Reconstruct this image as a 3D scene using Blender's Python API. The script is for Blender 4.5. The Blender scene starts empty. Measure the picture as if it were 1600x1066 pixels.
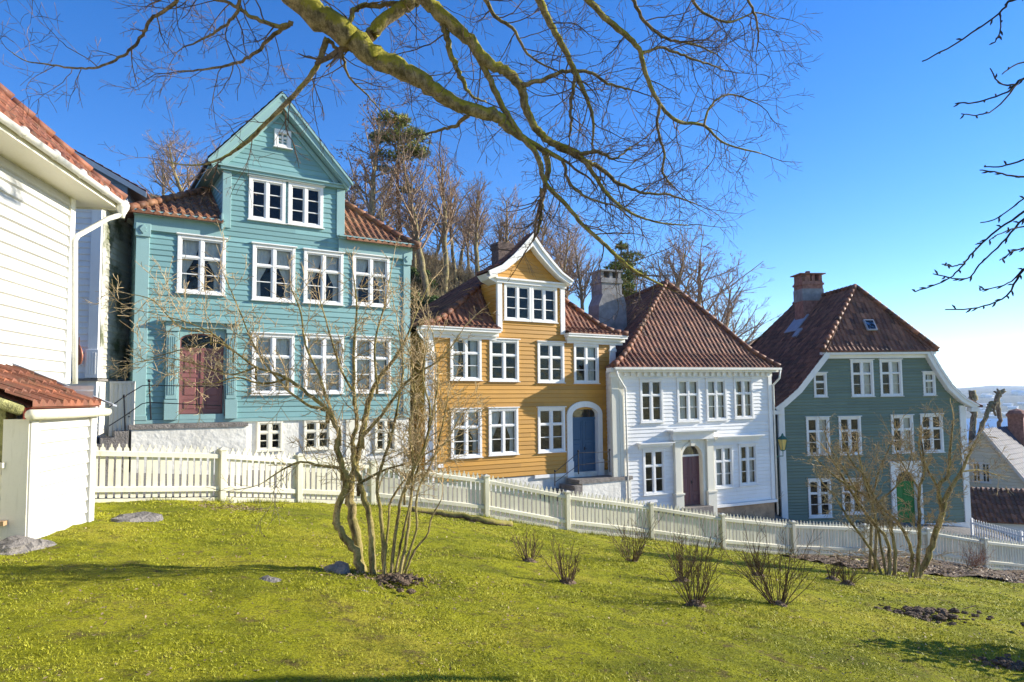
import bpy, math, random
import numpy as np
from mathutils import Vector, Matrix, noise
R=math.radians; PI=math.pi
sc=bpy.context.scene; col=sc.collection
# ------------------------------------------------------------------ camera model (focal in 1600-px units)
F=1067.0; PITCH=R(3.4); ROLL=0.007; HOR=622.0; CY=HOR-F*math.tan(PITCH)
def ray(px,py):
    x=(px-800)/F; y=-(py-CY)/F; c,s=math.cos(ROLL),math.sin(ROLL); x,y=c*x+s*y,-s*x+c*y
    cp,sp=math.cos(PITCH),math.sin(PITCH); return Vector((x,cp-sp*y,sp+cp*y))
def at(px,py,Y): r=ray(px,py); return r*(Y/r.y)
cam=bpy.data.cameras.new('camera'); co=bpy.data.objects.new('camera',cam); col.objects.link(co)
cam.sensor_width=36; cam.lens=36*F/1600; cam.shift_y=(CY-533)/1600; cam.clip_start=.05; cam.clip_end=20000
fw=Vector((0,math.cos(PITCH),math.sin(PITCH))); r0=Vector((1,0,0)); u0=r0.cross(fw)
c_,s_=math.cos(ROLL),math.sin(ROLL); rr=r0*c_-u0*s_; uu=r0*s_+u0*c_
co.matrix_world=Matrix(((rr.x,uu.x,-fw.x,0),(rr.y,uu.y,-fw.y,0),(rr.z,uu.z,-fw.z,0),(0,0,0,1)))
sc.camera=co
# ------------------------------------------------------------------ light
SUNAZ=R(104); SUNEL=R(21)   # azimuth from -Y toward +X
sd=Vector((math.sin(SUNAZ)*math.cos(SUNEL),-math.cos(SUNAZ)*math.cos(SUNEL),math.sin(SUNEL)))
w=bpy.data.worlds.new('World'); sc.world=w; w.use_nodes=True; nt=w.node_tree; nt.nodes.clear()
sky=nt.nodes.new('ShaderNodeTexSky'); sky.sky_type='NISHITA'; sky.sun_disc=False; sky.sun_elevation=SUNEL
sky.sun_rotation=math.atan2(sd.x,sd.y); sky.air_density=.9; sky.dust_density=.03; sky.ozone_density=3.5; sky.altitude=30
bg=nt.nodes.new('ShaderNodeBackground'); bg.inputs[1].default_value=.125
wo=nt.nodes.new('ShaderNodeOutputWorld'); hs=nt.nodes.new('ShaderNodeHueSaturation'); hs.inputs['Saturation'].default_value=1.28; hs.inputs['Hue'].default_value=.512; nt.links.new(sky.outputs[0],hs.inputs['Color']); nt.links.new(hs.outputs[0],bg.inputs[0]); nt.links.new(bg.outputs[0],wo.inputs[0])
sl=bpy.data.lights.new('sun','SUN'); sl.energy=5.0; sl.angle=R(.5); sl.color=(1,.93,.80)
so=bpy.data.objects.new('sun',sl); col.objects.link(so); so.rotation_euler=sd.to_track_quat('Z','Y').to_euler()
sc.view_settings.view_transform='Standard'; sc.view_settings.look='None'; sc.view_settings.exposure=1.05; sc.view_settings.gamma=1
# ------------------------------------------------------------------ materials
class NT:
    def __init__(s,name):
        s.m=bpy.data.materials.new(name); s.m.use_nodes=True; s.t=s.m.node_tree; s.t.nodes.clear()
        s.out=s.n('OutputMaterial'); s.co=s.n('TexCoord').outputs['Object']
    def n(s,k,**kw):
        n=s.t.nodes.new('ShaderNode'+k)
        for a,b in kw.items(): setattr(n,a,b)
        return n
    def l(s,a,b): s.t.links.new(a,b)
    def sock(s,v,i):
        if isinstance(v,bpy.types.NodeSocket): s.l(v,i)
        else: i.default_value=v
    def map(s,scale): m=s.n('Mapping'); s.l(s.co,m.inputs[0]); m.inputs['Scale'].default_value=scale; return m.outputs[0]
    def noise(s,scale,detail=4,vec=None,rough=.55,out=0):
        n=s.n('TexNoise'); s.l(vec or s.co,n.inputs['Vector']); n.inputs['Scale'].default_value=scale; n.inputs['Detail'].default_value=detail; n.inputs['Roughness'].default_value=rough; return n.outputs[out]
    def ramp(s,f,stops):
        n=s.n('ValToRGB'); s.l(f,n.inputs[0]); e=n.color_ramp.elements
        while len(e)<len(stops): e.new(.5)
        for q,(p,c) in zip(e,stops): q.position=p; q.color=(c,c,c,1) if isinstance(c,(int,float)) else (*c,1)
        return n.outputs[0]
    def mix(s,f,a,b,mode='MIX'):
        n=s.n('Mix',data_type='RGBA',blend_type=mode); s.sock(f,n.inputs[0]); s.sock(a if isinstance(a,bpy.types.NodeSocket) else (*a,1),n.inputs[6]); s.sock(b if isinstance(b,bpy.types.NodeSocket) else (*b,1),n.inputs[7]); return n.outputs[2]
    def math(s,op,a,b=0.0):
        n=s.n('Math',operation=op); s.sock(a,n.inputs[0]); s.sock(b,n.inputs[1]); return n.outputs[0]
    def attr(s,name='rnd'): return s.n('Attribute',attribute_name=name).outputs['Fac']
    def bump(s,h,strength=.3,dist=.01):
        n=s.n('Bump'); s.l(h,n.inputs['Height']); n.inputs['Strength'].default_value=strength; n.inputs['Distance'].default_value=dist; return n.outputs[0]
    def bsdf(s,c,rough=.6,nrm=None,metal=0,spec=.4):
        b=s.n('BsdfPrincipled'); s.sock(c if isinstance(c,bpy.types.NodeSocket) else (*c,1),b.inputs['Base Color']); s.sock(rough,b.inputs['Roughness']); b.inputs['Metallic'].default_value=metal; b.inputs['Specular IOR Level'].default_value=spec
        if nrm: s.l(nrm,b.inputs['Normal'])
        s.l(b.outputs[0],s.out.inputs[0]); return b
def scl(c,k): return tuple(min(1,x*k) for x in c)
def paint(name,c,dirt=(.25,.22,.15),amt=.35,rough=.5,var=.22,streak=True,green=0):
    t=NT(name); a=t.attr(); base=t.mix(a,scl(c,1-var),scl(c,1+var*.5))
    n1=t.noise(1.1,5); base=t.mix(t.ramp(n1,[(.35,0.0),(.75,.5)]),base,scl(c,.78))
    sv=t.map((9,9,.9)); n2=t.noise(2.0,6,sv,.7)
    base=t.mix(t.math('MULTIPLY',t.ramp(n2,[(.55,0.),(.8,1.)]),amt),base,dirt)
    n3=t.noise(45,3); base=t.mix(t.math('MULTIPLY',t.ramp(n3,[(.66,0.),(.72,1.)]),amt*.6),base,scl(dirt,.8))
    if green:
        g=t.noise(.9,5,rough=.7); base=t.mix(t.math('MULTIPLY',t.ramp(g,[(.47,0.),(.62,1.)]),green),base,(.07,.08,.025))
    h=t.noise(14,5,t.map((1,1,6)),.7)
    t.bsdf(base,rough,t.bump(h,.5,.006)); return t.m
def simple(name,c,rough=.6,sc_=6,var=.25,bumpk=.4,metal=0,dist=.01,spec=.4,stops=(.3,.7)):
    t=NT(name); n=t.noise(sc_,6,rough=.65); b=t.mix(t.ramp(n,[(stops[0],0.),(stops[1],1.)]),scl(c,1-var),scl(c,1+var))
    t.bsdf(b,rough,t.bump(t.noise(sc_*4,5),bumpk,dist),metal,spec); return t.m
def tilemat(name,c1,c2,c3,moss=.3):
    t=NT(name); a=t.attr(); b=t.ramp(a,[(0,c1),(.35,c2),(.7,c3),(.93,scl(c1,.55)),(1,scl(c3,1.4))])
    n=t.noise(7,6,rough=.7); b=t.mix(t.ramp(n,[(.4,0.),(.75,.6)]),b,scl(c1,.35))
    n2=t.noise(1.7,6,rough=.75); b=t.mix(t.math('MULTIPLY',t.ramp(n2,[(.5,0.),(.68,1.)]),moss),b,(.10,.09,.05))
    n3=t.noise(30,3); b=t.mix(t.math('MULTIPLY',t.ramp(n3,[(.62,0.),(.7,1.)]),.35),b,(.32,.29,.24))
    t.bsdf(b,.62,t.bump(t.noise(40,4),.4,.006),spec=.3); return t.m
M={}
M['teal']=paint('teal_paint',(.20,.37,.365),dirt=(.13,.25,.24),amt=.3)
M['tealtrim']=paint('teal_trim',(.26,.42,.41),dirt=(.14,.27,.25),amt=.3,var=.06)
M['yellow']=paint('ochre_paint',(.54,.27,.035),dirt=(.30,.15,.03),amt=.35)
M['white']=paint('white_paint',(.80,.79,.76),dirt=(.5,.47,.38),amt=.3,var=.07)
M['trim']=paint('white_trim',(.82,.81,.77),dirt=(.45,.41,.33),amt=.35,var=.04)
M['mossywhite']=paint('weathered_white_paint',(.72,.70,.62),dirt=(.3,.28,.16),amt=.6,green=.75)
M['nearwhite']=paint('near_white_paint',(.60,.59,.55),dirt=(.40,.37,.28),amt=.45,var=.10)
M['moldy_shade']=paint('moldy_shaded_paint',(.50,.49,.42),dirt=(.12,.13,.05),amt=.8,green=.95)  # mold, plus the side wall's shade darkened into the paint colour
M['fence']=paint('fence_paint',(.72,.68,.53),dirt=(.33,.30,.18),amt=.7,var=.14,green=.12)
M['creamtrim']=paint('cream_paint',(.78,.74,.60),dirt=(.4,.36,.22),amt=.4,var=.05)
M['green']=paint('green_paint',(.15,.205,.15),dirt=(.09,.13,.10),amt=.4,var=.14)
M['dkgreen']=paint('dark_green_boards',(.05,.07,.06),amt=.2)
M['slateblue']=paint('slate_blue_paint',(.25,.32,.40),amt=.25)
M['door_red']=paint('brown_red_door',(.26,.10,.09),dirt=(.1,.04,.03),amt=.3,var=.08)
M['door_blue']=paint('blue_door',(.035,.10,.19),dirt=(.02,.05,.09),amt=.3,var=.05)
M['door_plum']=paint('plum_door',(.13,.055,.065),dirt=(.05,.03,.03),amt=.3,var=.05)
M['door_green']=paint('green_door',(.015,.20,.035),dirt=(.01,.09,.02),amt=.3,var=.05)
M['tile']=tilemat('clay_tile',(.19,.075,.038),(.27,.11,.05),(.36,.17,.08),.4)
M['tile_dark']=tilemat('dark_clay_tile',(.13,.047,.026),(.21,.078,.040),(.32,.13,.065),.35)
M['tile_orange']=tilemat('orange_tile',(.24,.085,.045),(.33,.12,.06),(.20,.08,.05),.6)
M['tile_blue']=tilemat('glazed_dark_tile',(.025,.035,.07),(.03,.04,.09),(.05,.06,.10),.1)
M['iron']=simple('wrought_iron',(.02,.02,.022),.45,20,.3,.3,.6)
M['rubble']=simple('whitewashed_stone',(.66,.64,.57),.85,1.6,.22,.8,dist=.035)
M['stone']=simple('grey_stone',(.20,.18,.16),.9,5,.4,1.0,dist=.04)
M['concrete']=simple('concrete',(.33,.31,.27),.9,3,.3,.6,dist=.02)
M['plinth']=simple('ochre_plinth',(.38,.26,.16),.9,1.5,.45,.6,dist=.02)
M['brick']=simple('brick_wall',(.30,.14,.10),.9,6,.45,.8,dist=.03)
M['darkbrick']=simple('dark_brick',(.12,.085,.07),.9,6,.5,.8,dist=.03)
M['render']=simple('chimney_render',(.27,.26,.25),.9,2,.35,.6,dist=.02)
M['lead']=simple('lead_flashing',(.30,.32,.36),.5,4,.2,.3)
M['gutter']=simple('painted_gutter',(.74,.72,.64),.4,5,.12,.2)
M['mossgutter']=simple('mossy_wood',(.26,.25,.10),.9,6,.6,1.0,dist=.04)
M['curtain']=simple('curtain_cloth',(.80,.78,.72),.9,9,.12,.1)
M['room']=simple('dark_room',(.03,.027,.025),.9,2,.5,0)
M['reddoor']=simple('red_board',(.45,.09,.08),.6,4,.2,.2)
M['wood']=simple('bare_wood',(.36,.24,.13),.8,5,.3,.5)
M['copper']=simple('copper',(.38,.14,.08),.4,8,.3,.2,.3)
M['soil']=simple('soil_mulch',(.14,.095,.058),.95,9,.55,1.0,dist=.05)
M['street']=simple('cobbled_street',(.17,.16,.145),.9,8,.35,1.0,dist=.03)
def glass():
    t=NT('window_glass'); fr=t.n('Fresnel'); fr.inputs[0].default_value=1.42
    t.l(t.bump(t.noise(2.2,2),.35,.02),fr.inputs['Normal'])
    tr=t.n('BsdfTransparent'); tr.inputs[0].default_value=(.85,.88,.9,1); gl=t.n('BsdfGlossy'); gl.inputs['Roughness'].default_value=.03
    t.l(t.bump(t.noise(1.7,3),.8,.03),gl.inputs['Normal'])
    mx=t.n('MixShader'); t.l(fr.outputs[0],mx.inputs[0]); t.l(tr.outputs[0],mx.inputs[1]); t.l(gl.outputs[0],mx.inputs[2]); t.l(mx.outputs[0],t.out.inputs[0]); return t.m
M['glass']=glass()
def amberglass():
    t=NT('amber_glass'); t.bsdf((.75,.55,.16),.25,spec=.6); return t.m
M['amber']=amberglass(); M['lampgreen']=simple('green_lamp_metal',(.03,.13,.09),.5,12,.3,.2)
def bark(name,c1,c2,moss,mc=(.22,.24,.02)):
    t=NT(name); n=t.noise(9,8,t.map((1,1,.35)),.75); b=t.mix(t.ramp(n,[(.40,0.),(.58,1.)]),c1,c2); b=t.mix(t.math('MULTIPLY',t.ramp(t.noise(38,5,rough=.8),[(.50,0.),(.60,1.)]),.55),b,scl(c1,.7))
    if moss:
        g=t.n('NewGeometry'); sx=t.n('SeparateXYZ'); t.l(g.outputs['Normal'],sx.inputs[0])
        k=t.math('ADD',t.math('MULTIPLY',sx.outputs[2],.30),t.noise(5,6,rough=.7)); k=t.math('ADD',k,t.math('MULTIPLY',sx.outputs[0],.12))
        b=t.mix(t.math('MULTIPLY',t.ramp(k,[(.52-moss*.2,0.),(.66-moss*.2,1.)]),min(1,moss+.3)),b,t.mix(t.noise(25,3),scl(mc,.5),scl(mc,1.4)))
    t.bsdf(b,.92,t.bump(t.noise(16,6,t.map((1,1,.4)),.75),1.0,.03),spec=.15); return t.m
M['bark_oak']=bark('mossy_oak_bark',(.10,.08,.05),(.36,.29,.19),.58,(.31,.285,.035))
M['bark_thin']=bark('thin_dark_bark',(.09,.065,.045),(.30,.22,.15),.25,(.40,.36,.05))
M['twig']=bark('twig_bark',(.08,.055,.045),(.26,.18,.13),0)
M['bark_shrub']=bark('ochre_shrub_bark',(.11,.075,.035),(.50,.38,.19),.3,(.26,.23,.06))
M['twig_pale']=bark('pale_twig_bark',(.32,.23,.12),(.60,.46,.27),0)
M['bark_bush']=bark('bush_bark',(.08,.05,.03),(.22,.15,.09),0)
M['bark_hill']=bark('hill_tree_bark',(.13,.10,.065),(.44,.34,.22),.25,(.24,.22,.07))
M['twig_hill']=bark('hill_twig_bark',(.22,.15,.105),(.50,.36,.24),0)
M['bark_dark']=bark('dark_branch_bark',(.025,.02,.02),(.06,.05,.04),0)
M['bark_pine']=bark('pine_bark',(.15,.08,.045),(.34,.17,.09),0)
def leafmat(name,a,b):
    t=NT(name); t.bsdf(t.mix(t.attr(),a,b),.6,spec=.25); return t.m
M['pineleaf']=leafmat('pine_needles',(.07,.10,.012),(.30,.30,.04))
M['brownleaf']=leafmat('dry_leaves',(.20,.085,.035),(.42,.22,.10))
M['evergreen']=leafmat('evergreen_leaves',(.02,.045,.012),(.10,.15,.03))
M['darkleaf']=leafmat('dark_ivy_leaves',(.012,.014,.006),(.06,.05,.02))
M['blade']=leafmat('grass_blades',(.16,.19,.010),(.54,.50,.04))
M['litter']=leafmat('leaf_litter',(.10,.055,.025),(.42,.31,.19))
M['drygrass']=leafmat('dry_stalks',(.20,.14,.07),(.46,.36,.20))
# ------------------------------------------------------------------ mesh builder
rnd=random.Random(7)
class MB:
    def __init__(s,T=None): s.v=[]; s.f=[]; s.r=[]; s.T=T; s.cr=None
    def add(s,pts,faces,r=None):
        o=len(s.v); T=s.T
        if T is not None: pts=[T@Vector(p) for p in pts]
        s.v.extend([tuple(p) for p in pts]); r=s.cr if r is None else r
        if r is None: r=rnd.random()
        for f in faces: s.f.append(tuple(o+i for i in f)); s.r.append(r)
    def quad(s,a,b,c,d,r=None): s.add([a,b,c,d],[(0,1,2,3)],r)
    def box(s,x0,x1,y0,y1,z0,z1,r=None):
        s.add([(x0,y0,z0),(x1,y0,z0),(x1,y1,z0),(x0,y1,z0),(x0,y0,z1),(x1,y0,z1),(x1,y1,z1),(x0,y1,z1)],[(0,3,2,1),(4,5,6,7),(0,1,5,4),(1,2,6,5),(2,3,7,6),(3,0,4,7)],r)
    def bbox(s,x0,x1,y0,y1,z0,z1,b=.008):   # box with a chamfered front (-y) face
        s.add([(x0,y0+b,z0),(x1,y0+b,z0),(x1,y1,z0),(x0,y1,z0),(x0,y0+b,z1),(x1,y0+b,z1),(x1,y1,z1),(x0,y1,z1),(x0+b,y0,z0+b),(x1-b,y0,z0+b),(x1-b,y0,z1-b),(x0+b,y0,z1-b)],
              [(0,3,2,1),(4,5,6,7),(1,2,6,5),(2,3,7,6),(3,0,4,7),(8,9,10,11),(0,1,9,8),(1,5,10,9),(5,4,11,10),(4,0,8,11)])
    def prism(s,poly,y0,y1,r=None):   # polygon in x,z extruded along y
        n=len(poly); s.add([(x,y0,z) for x,z in poly]+[(x,y1,z) for x,z in poly],[tuple(range(n)),tuple(range(2*n-1,n-1,-1))]+[(i,i+n,(i+1)%n+n,(i+1)%n) for i in range(n)],r)
    def strip(s,A,B,y0,y1):           # band between curves A,B (x,z), extruded along y
        for i in range(len(A)-1): s.prism([A[i],A[i+1],B[i+1],B[i]],y0,y1)
    def tube(s,pts,rad,n=6,cap=True,r=None):
        P=[Vector(p) for p in pts]; m=len(P)
        if isinstance(rad,(int,float)): rad=[rad]*m
        t=(P[1]-P[0]).normalized(); a=t.orthogonal().normalized(); vs=[]
        for i in range(m):
            t=(P[min(i+1,m-1)]-P[max(i-1,0)])
            if t.length<1e-9: t=Vector((0,0,1))
            t.normalize(); a=(a-t*a.dot(t))
            if a.length<1e-6: a=t.orthogonal()
            a.normalize(); b=t.cross(a)
            for k in range(n): q=2*PI*k/n; vs.append(P[i]+(a*math.cos(q)+b*math.sin(q))*rad[i])
        fs=[(i*n+k,i*n+(k+1)%n,(i+1)*n+(k+1)%n,(i+1)*n+k) for i in range(m-1) for k in range(n)]
        if cap: fs+=[tuple(range(n-1,-1,-1)),tuple(range((m-1)*n,m*n))]
        s.add(vs,fs,r)
    def lathe(s,prof,c=(0,0,0),n=10):  # prof (r,z)
        vs=[(c[0]+r*math.cos(2*PI*k/n),c[1]+r*math.sin(2*PI*k/n),c[2]+z) for r,z in prof for k in range(n)]; m=len(prof)
        s.add(vs,[(i*n+k,i*n+(k+1)%n,(i+1)*n+(k+1)%n,(i+1)*n+k) for i in range(m-1) for k in range(n)]+[tuple(range(n-1,-1,-1)),tuple(range((m-1)*n,m*n))])
    def build(s,name,mat,parent=None,smooth=False):
        me=bpy.data.meshes.new(name); me.from_pydata(s.v,[],s.f); me.materials.append(M[mat] if isinstance(mat,str) else mat)
        at_=me.attributes.new('rnd','FLOAT','FACE'); at_.data.foreach_set('value',s.r)
        if smooth: me.polygons.foreach_set('use_smooth',[True]*len(me.polygons))
        me.update(); o=bpy.data.objects.new(name,me); col.objects.link(o)
        if parent is not None: o.parent=parent
        return o
def npmesh(name,V,Fc,mat,rn=None,parent=None):   # triangles from numpy arrays
    me=bpy.data.meshes.new(name); nv,nf=len(V),len(Fc); k=Fc.shape[1]; me.vertices.add(nv); me.vertices.foreach_set('co',V.astype(np.float32).ravel())
    me.loops.add(nf*k); me.loops.foreach_set('vertex_index',Fc.astype(np.int32).ravel()); me.polygons.add(nf); me.polygons.foreach_set('loop_start',np.arange(nf,dtype=np.int32)*k)
    me.update(calc_edges=True); me.materials.append(M[mat] if isinstance(mat,str) else mat)
    if rn is not None: a=me.attributes.new('rnd','FLOAT','FACE'); a.data.foreach_set('value',rn.astype(np.float32))
    o=bpy.data.objects.new(name,me); col.objects.link(o)
    if parent is not None: o.parent=parent
    return o
def tag(o,label=None,cat=None,group=None,kind=None):
    if label: o['label']=label
    if cat: o['category']=cat
    if group: o['group']=group
    if kind: o['kind']=kind
    return o
def empty(name,loc,rot=None):
    o=bpy.data.objects.new(name,None); col.objects.link(o); o.location=loc; o.empty_display_size=.3
    if rot is not None: o.rotation_euler=rot
    return o
def thing(name,loc,label,cat,group=None,rot=None): return tag(empty(name,loc,rot),label,cat,group)
# ------------------------------------------------------------------ terrain
CP=np.array([(0,0,-1.70),(-3,-1,-1.6),(4,-1,-2.05),(-6.8,9.5,-1.95),(-4.2,5,-1.78),(-1.83,8.3,-2.10),(5.1,6.8,-2.86),(3.8,9.7,-2.96),(.8,9.7,-2.62),
 (-6.41,15.2,-2.22),(-5.15,16.6,-2.48),(-3.62,17.8,-2.73),(-.74,19.2,-3.30),(1.6,20.3,-3.91),(4.31,21.6,-4.45),(6.84,22.6,-4.99),(9.58,23.7,-5.44),(15.2,25.4,-6.04),(17.7,26,-6.53),(19.5,26.5,-6.79),(26,29,-8.2),
 (10,17,-4.47),(14,18.5,-5.15),(-6,13,-2.08),(-9.5,15,-2.0),
 (-11.1,20,-1.9),(-3.7,24.5,-2.9),(-3.3,26,-3.1),(4.6,30.5,-4.5),(4.3,29,-4.6),(12.3,32.5,-5.75),(13.4,34,-6.0),(23.2,34.6,-6.72),(28,38,-8.3),
 (-14,32,1.5),(-5,35,1.2),(-6,45,8.2),(-20,40,8),(-30,30,6),(4,42,2.0),(4,50,5.0),(13,50,0),(25,47,-7.5),(20,58,-4),(40,50,-14),(40,30,-13),(60,80,-27),(120,60,-33),(60,20,-20),
 (-60,60,22),(-60,0,4),(-40,-40,0),(0,-40,-1.5),(60,-40,-16),(0,90,10),(-60,140,25),(60,160,-24),(160,160,-36),(160,0,-36)],float)
def _U(r2): return np.where(r2>1e-12,r2*np.log(np.maximum(r2,1e-12)),0)
def _tps():
    n=len(CP); d2=((CP[:,None,:2]-CP[None,:,:2])**2).sum(-1); A=np.zeros((n+3,n+3)); A[:n,:n]=_U(d2)+np.eye(n)*.6; A[:n,n]=1; A[:n,n+1:]=CP[:,:2]; A[n,:n]=1; A[n+1:,:n]=CP[:,:2].T
    b=np.zeros(n+3); b[:n]=CP[:,2]; return np.linalg.solve(A,b)
TW=_tps()
def hz(X,Y):
    X=np.asarray(X,float); Y=np.asarray(Y,float); sh=X.shape; X=X.ravel(); Y=Y.ravel(); o=np.zeros(len(X))
    for i in range(0,len(X),20000):
        x=X[i:i+20000]; y=Y[i:i+20000]; d2=(x[:,None]-CP[None,:,0])**2+(y[:,None]-CP[None,:,1])**2
        o[i:i+20000]=_U(d2)@TW[:len(CP)]+TW[-3]+TW[-2]*x+TW[-1]*y
    return np.maximum(o,-40).reshape(sh)
def h(x,y): return float(hz([x],[y])[0])
def gpt(px,py,y0=3.,y1=60.):
    r=ray(px,py); r=r/r.y
    ys=np.linspace(y0,y1,1500); zz=hz(r.x*ys,ys); k=np.argmax(r.z*ys<=zz); y=ys[k]; return Vector((r.x*y,y,zz[k]))
def fbm(X,Y,s,seed=0):
    o=np.zeros(X.shape); rg=np.random.RandomState(seed)
    for k in range(6):
        a=rg.rand()*6.28; ph=rg.rand(4)*6.28; f=s*(1.7**k); c,q=math.cos(a),math.sin(a)
        o+=(np.sin((X*c+Y*q)*f+ph[0]+1.3*np.sin((Y*c-X*q)*f*.7+ph[1]))*np.cos((Y*c-X*q)*f+ph[2]))/(1.5**k)
    return o
def sheet(name,xs,ys,dz,mat,mask=None,rough=None,kind='structure'):
    X,Y=np.meshgrid(xs,ys); Z=hz(X,Y)+dz
    if rough is not None: Z=Z+rough(X,Y)
    nx,ny=len(xs),len(ys); V=np.stack([X,Y,Z],-1).reshape(-1,3); I=np.arange(nx*ny).reshape(ny,nx)
    Q=np.stack([I[:-1,:-1],I[:-1,1:],I[1:,1:],I[1:,:-1]],-1).reshape(-1,4)
    if mask is not None:
        cx=(X[:-1,:-1]+X[1:,1:])/2; cy=(Y[:-1,:-1]+Y[1:,1:])/2; Q=Q[mask(cx,cy).ravel()]
    o=npmesh(name,V,Q,mat); o.data.polygons.foreach_set('use_smooth',[True]*len(o.data.polygons)); return tag(o,kind=kind)
FP=[(-8.6,13.2),(-6.41,15.2),(-5.15,16.6),(-3.62,17.8),(-.74,19.2),(1.6,20.3),(4.31,21.6),(6.84,22.6),(9.58,23.7),(12.5,24.6),(15.2,25.4),(17.7,26.0),(20.6,26.9),(23.5,27.9)]
fx=np.array([-60]+[p[0] for p in FP]+[80]); fy=np.array([10]+[p[1] for p in FP]+[46])
def fline(x): return np.interp(x,fx,fy)
def groundmat():
    t=NT('hillside_earth'); n=t.noise(.5,8,rough=.7); b=t.ramp(n,[(.3,(.05,.045,.02)),(.5,(.13,.10,.05)),(.65,(.10,.105,.025)),(.8,(.20,.16,.09))])
    b=t.mix(t.ramp(t.noise(6,6,rough=.75),[(.35,0.),(.7,.8)]),b,(.045,.035,.02)); t.bsdf(b,.95,t.bump(t.noise(3,8,rough=.75),1.,.15)); return t.m
def lawnmat():
    t=NT('mossy_lawn'); n=t.noise(.55,5,rough=.6); b=t.ramp(n,[(.30,(.17,.19,.010)),(.5,(.39,.39,.015)),(.70,(.50,.43,.045))])
    b=t.mix(t.ramp(t.noise(2.3,7,rough=.75),[(.50,0.),(.68,.75)]),b,(.085,.10,.008))
    b=t.mix(t.ramp(t.noise(3.4,9,rough=.8),[(.54,0.),(.62,.85)]),b,(.17,.115,.05))
    b=t.mix(t.ramp(t.noise(38,5,rough=.8),[(.42,.0),(.62,.7)]),b,(.055,.065,.008))
    b=t.mix(t.ramp(t.noise(55,4,rough=.8),[(.60,.0),(.68,.5)]),b,(.55,.47,.22))
    hh=t.math('ADD',t.math('MULTIPLY',t.noise(30,8,rough=.85),.5),t.noise(8,6,rough=.7))
    t.bsdf(b,.95,t.bump(hh,1.,.07),spec=.1); return t.m
xs=np.concatenate([np.linspace(-90,-20,25),np.linspace(-19,35,110),np.linspace(37,170,40)]); ys=np.concatenate([np.linspace(-60,-4,15),np.linspace(-3,60,110),np.linspace(63,200,40)])
sheet('hillside_ground',xs,ys,-.10,groundmat(),rough=lambda X,Y:np.where(Y>33,.22*fbm(X,Y,.7,3),0))
lawnrough=lambda X,Y: .022*fbm(X,Y,1.4,1)+.009*fbm(X,Y,7.,2)
lx=np.concatenate([np.linspace(-20,-9,12),np.linspace(-8.9,14,300),np.linspace(14.2,40,60)]); ly=np.concatenate([np.linspace(-20,2.5,15),np.linspace(2.6,14,190),np.linspace(14.1,45,150)])
sheet('lawn',lx,ly,0,lawnmat(),mask=lambda x,y:y<fline(x)+.05,rough=lawnrough)
sheet('street',np.linspace(-14,45,130),np.linspace(12,48,100),-.02,'street',mask=lambda x,y:(y>fline(x)-.1)&(y<fline(x)+11))
# water and far land
o=MB(); o.quad((-3000,60,-30),(9000,60,-30),(9000,9000,-30),(-3000,9000,-30))
t=NT('fjord_water'); t.bsdf((.03,.13,.30),.45,t.bump(t.noise(.12,6,t.map((1,3,1))),.5,1.0),spec=.2); M['water']=t.m; tag(o.build('water','water'),kind='structure')
t=NT('distant_forest'); n=t.noise(.012,9,rough=.75); b=t.ramp(n,[(.35,(.04,.06,.05)),(.55,(.10,.11,.08)),(.7,(.22,.20,.17))]); t.bsdf(b,.95,t.bump(t.noise(.05,8,rough=.8),1.,8)); M['farhill']=t.m
def ridge(name,x0,x1,y0,y1,hf,nx=160,ny=24,mat='farhill'):
    X,Y=np.meshgrid(np.linspace(x0,x1,nx),np.linspace(y0,y1,ny)); Z=hf(X,Y); V=np.stack([X,Y,Z],-1).reshape(-1,3); I=np.arange(nx*ny).reshape(ny,nx)
    o=npmesh(name,V,np.stack([I[:-1,:-1],I[:-1,1:],I[1:,1:],I[1:,:-1]],-1).reshape(-1,4),mat); o.data.polygons.foreach_set('use_smooth',[True]*len(o.data.polygons)); return tag(o,kind='structure')
ridge('distant_hills',-2500,6000,850,3200,lambda X,Y:-31+np.clip((Y-850)/1500,0,1)**.8*(52+9*fbm(X,Y,.0035,5)+3*fbm(X,Y,.02,6)))
ridge('wooded_hill',40,400,230,420,lambda X,Y:-36+66*np.exp(-((X-128)/50)**2-((Y-340)/60)**2)+1.3*fbm(X,Y,.2,8),mat='farhill')
# ------------------------------------------------------------------ house tools
class Frame:
    def __init__(s,px=None,py=None,Y=None,yaw=0,tilt=0,o=None):
        s.o=at(px,py,Y) if o is None else Vector(o); s.yaw=R(yaw); s.t=R(tilt)
        s.M=Matrix.Rotation(s.yaw,4,'Z')@Matrix.Rotation(-s.t,4,'Y'); s.M.translation=s.o; s.I=s.M.inverted()
        s.u=Vector(s.M.col[0][:3]); s.n=Vector(s.M.col[1][:3])
    def uv(s,px,py,d=0):   # local (x,z) where the sight line meets the plane y=d
        r=ray(px,py); a=s.I.to_3x3()@r; b=s.I@Vector((0,0,0)); t=(d-b.y)/a.y; p=b+a*t; return (p.x,p.z)
    def root(s,name,label,cat,group=None): return thing(name,s.o,label,cat,group,rot=s.M.to_euler())
    def loc(s,p): return s.I@Vector(p)
def TR(W): return Matrix.Translation((W,0,0))@Matrix.Rotation(PI/2,4,'Z')
def TL(D): return Matrix.Translation((0,D,0))@Matrix.Rotation(-PI/2,4,'Z')
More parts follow.
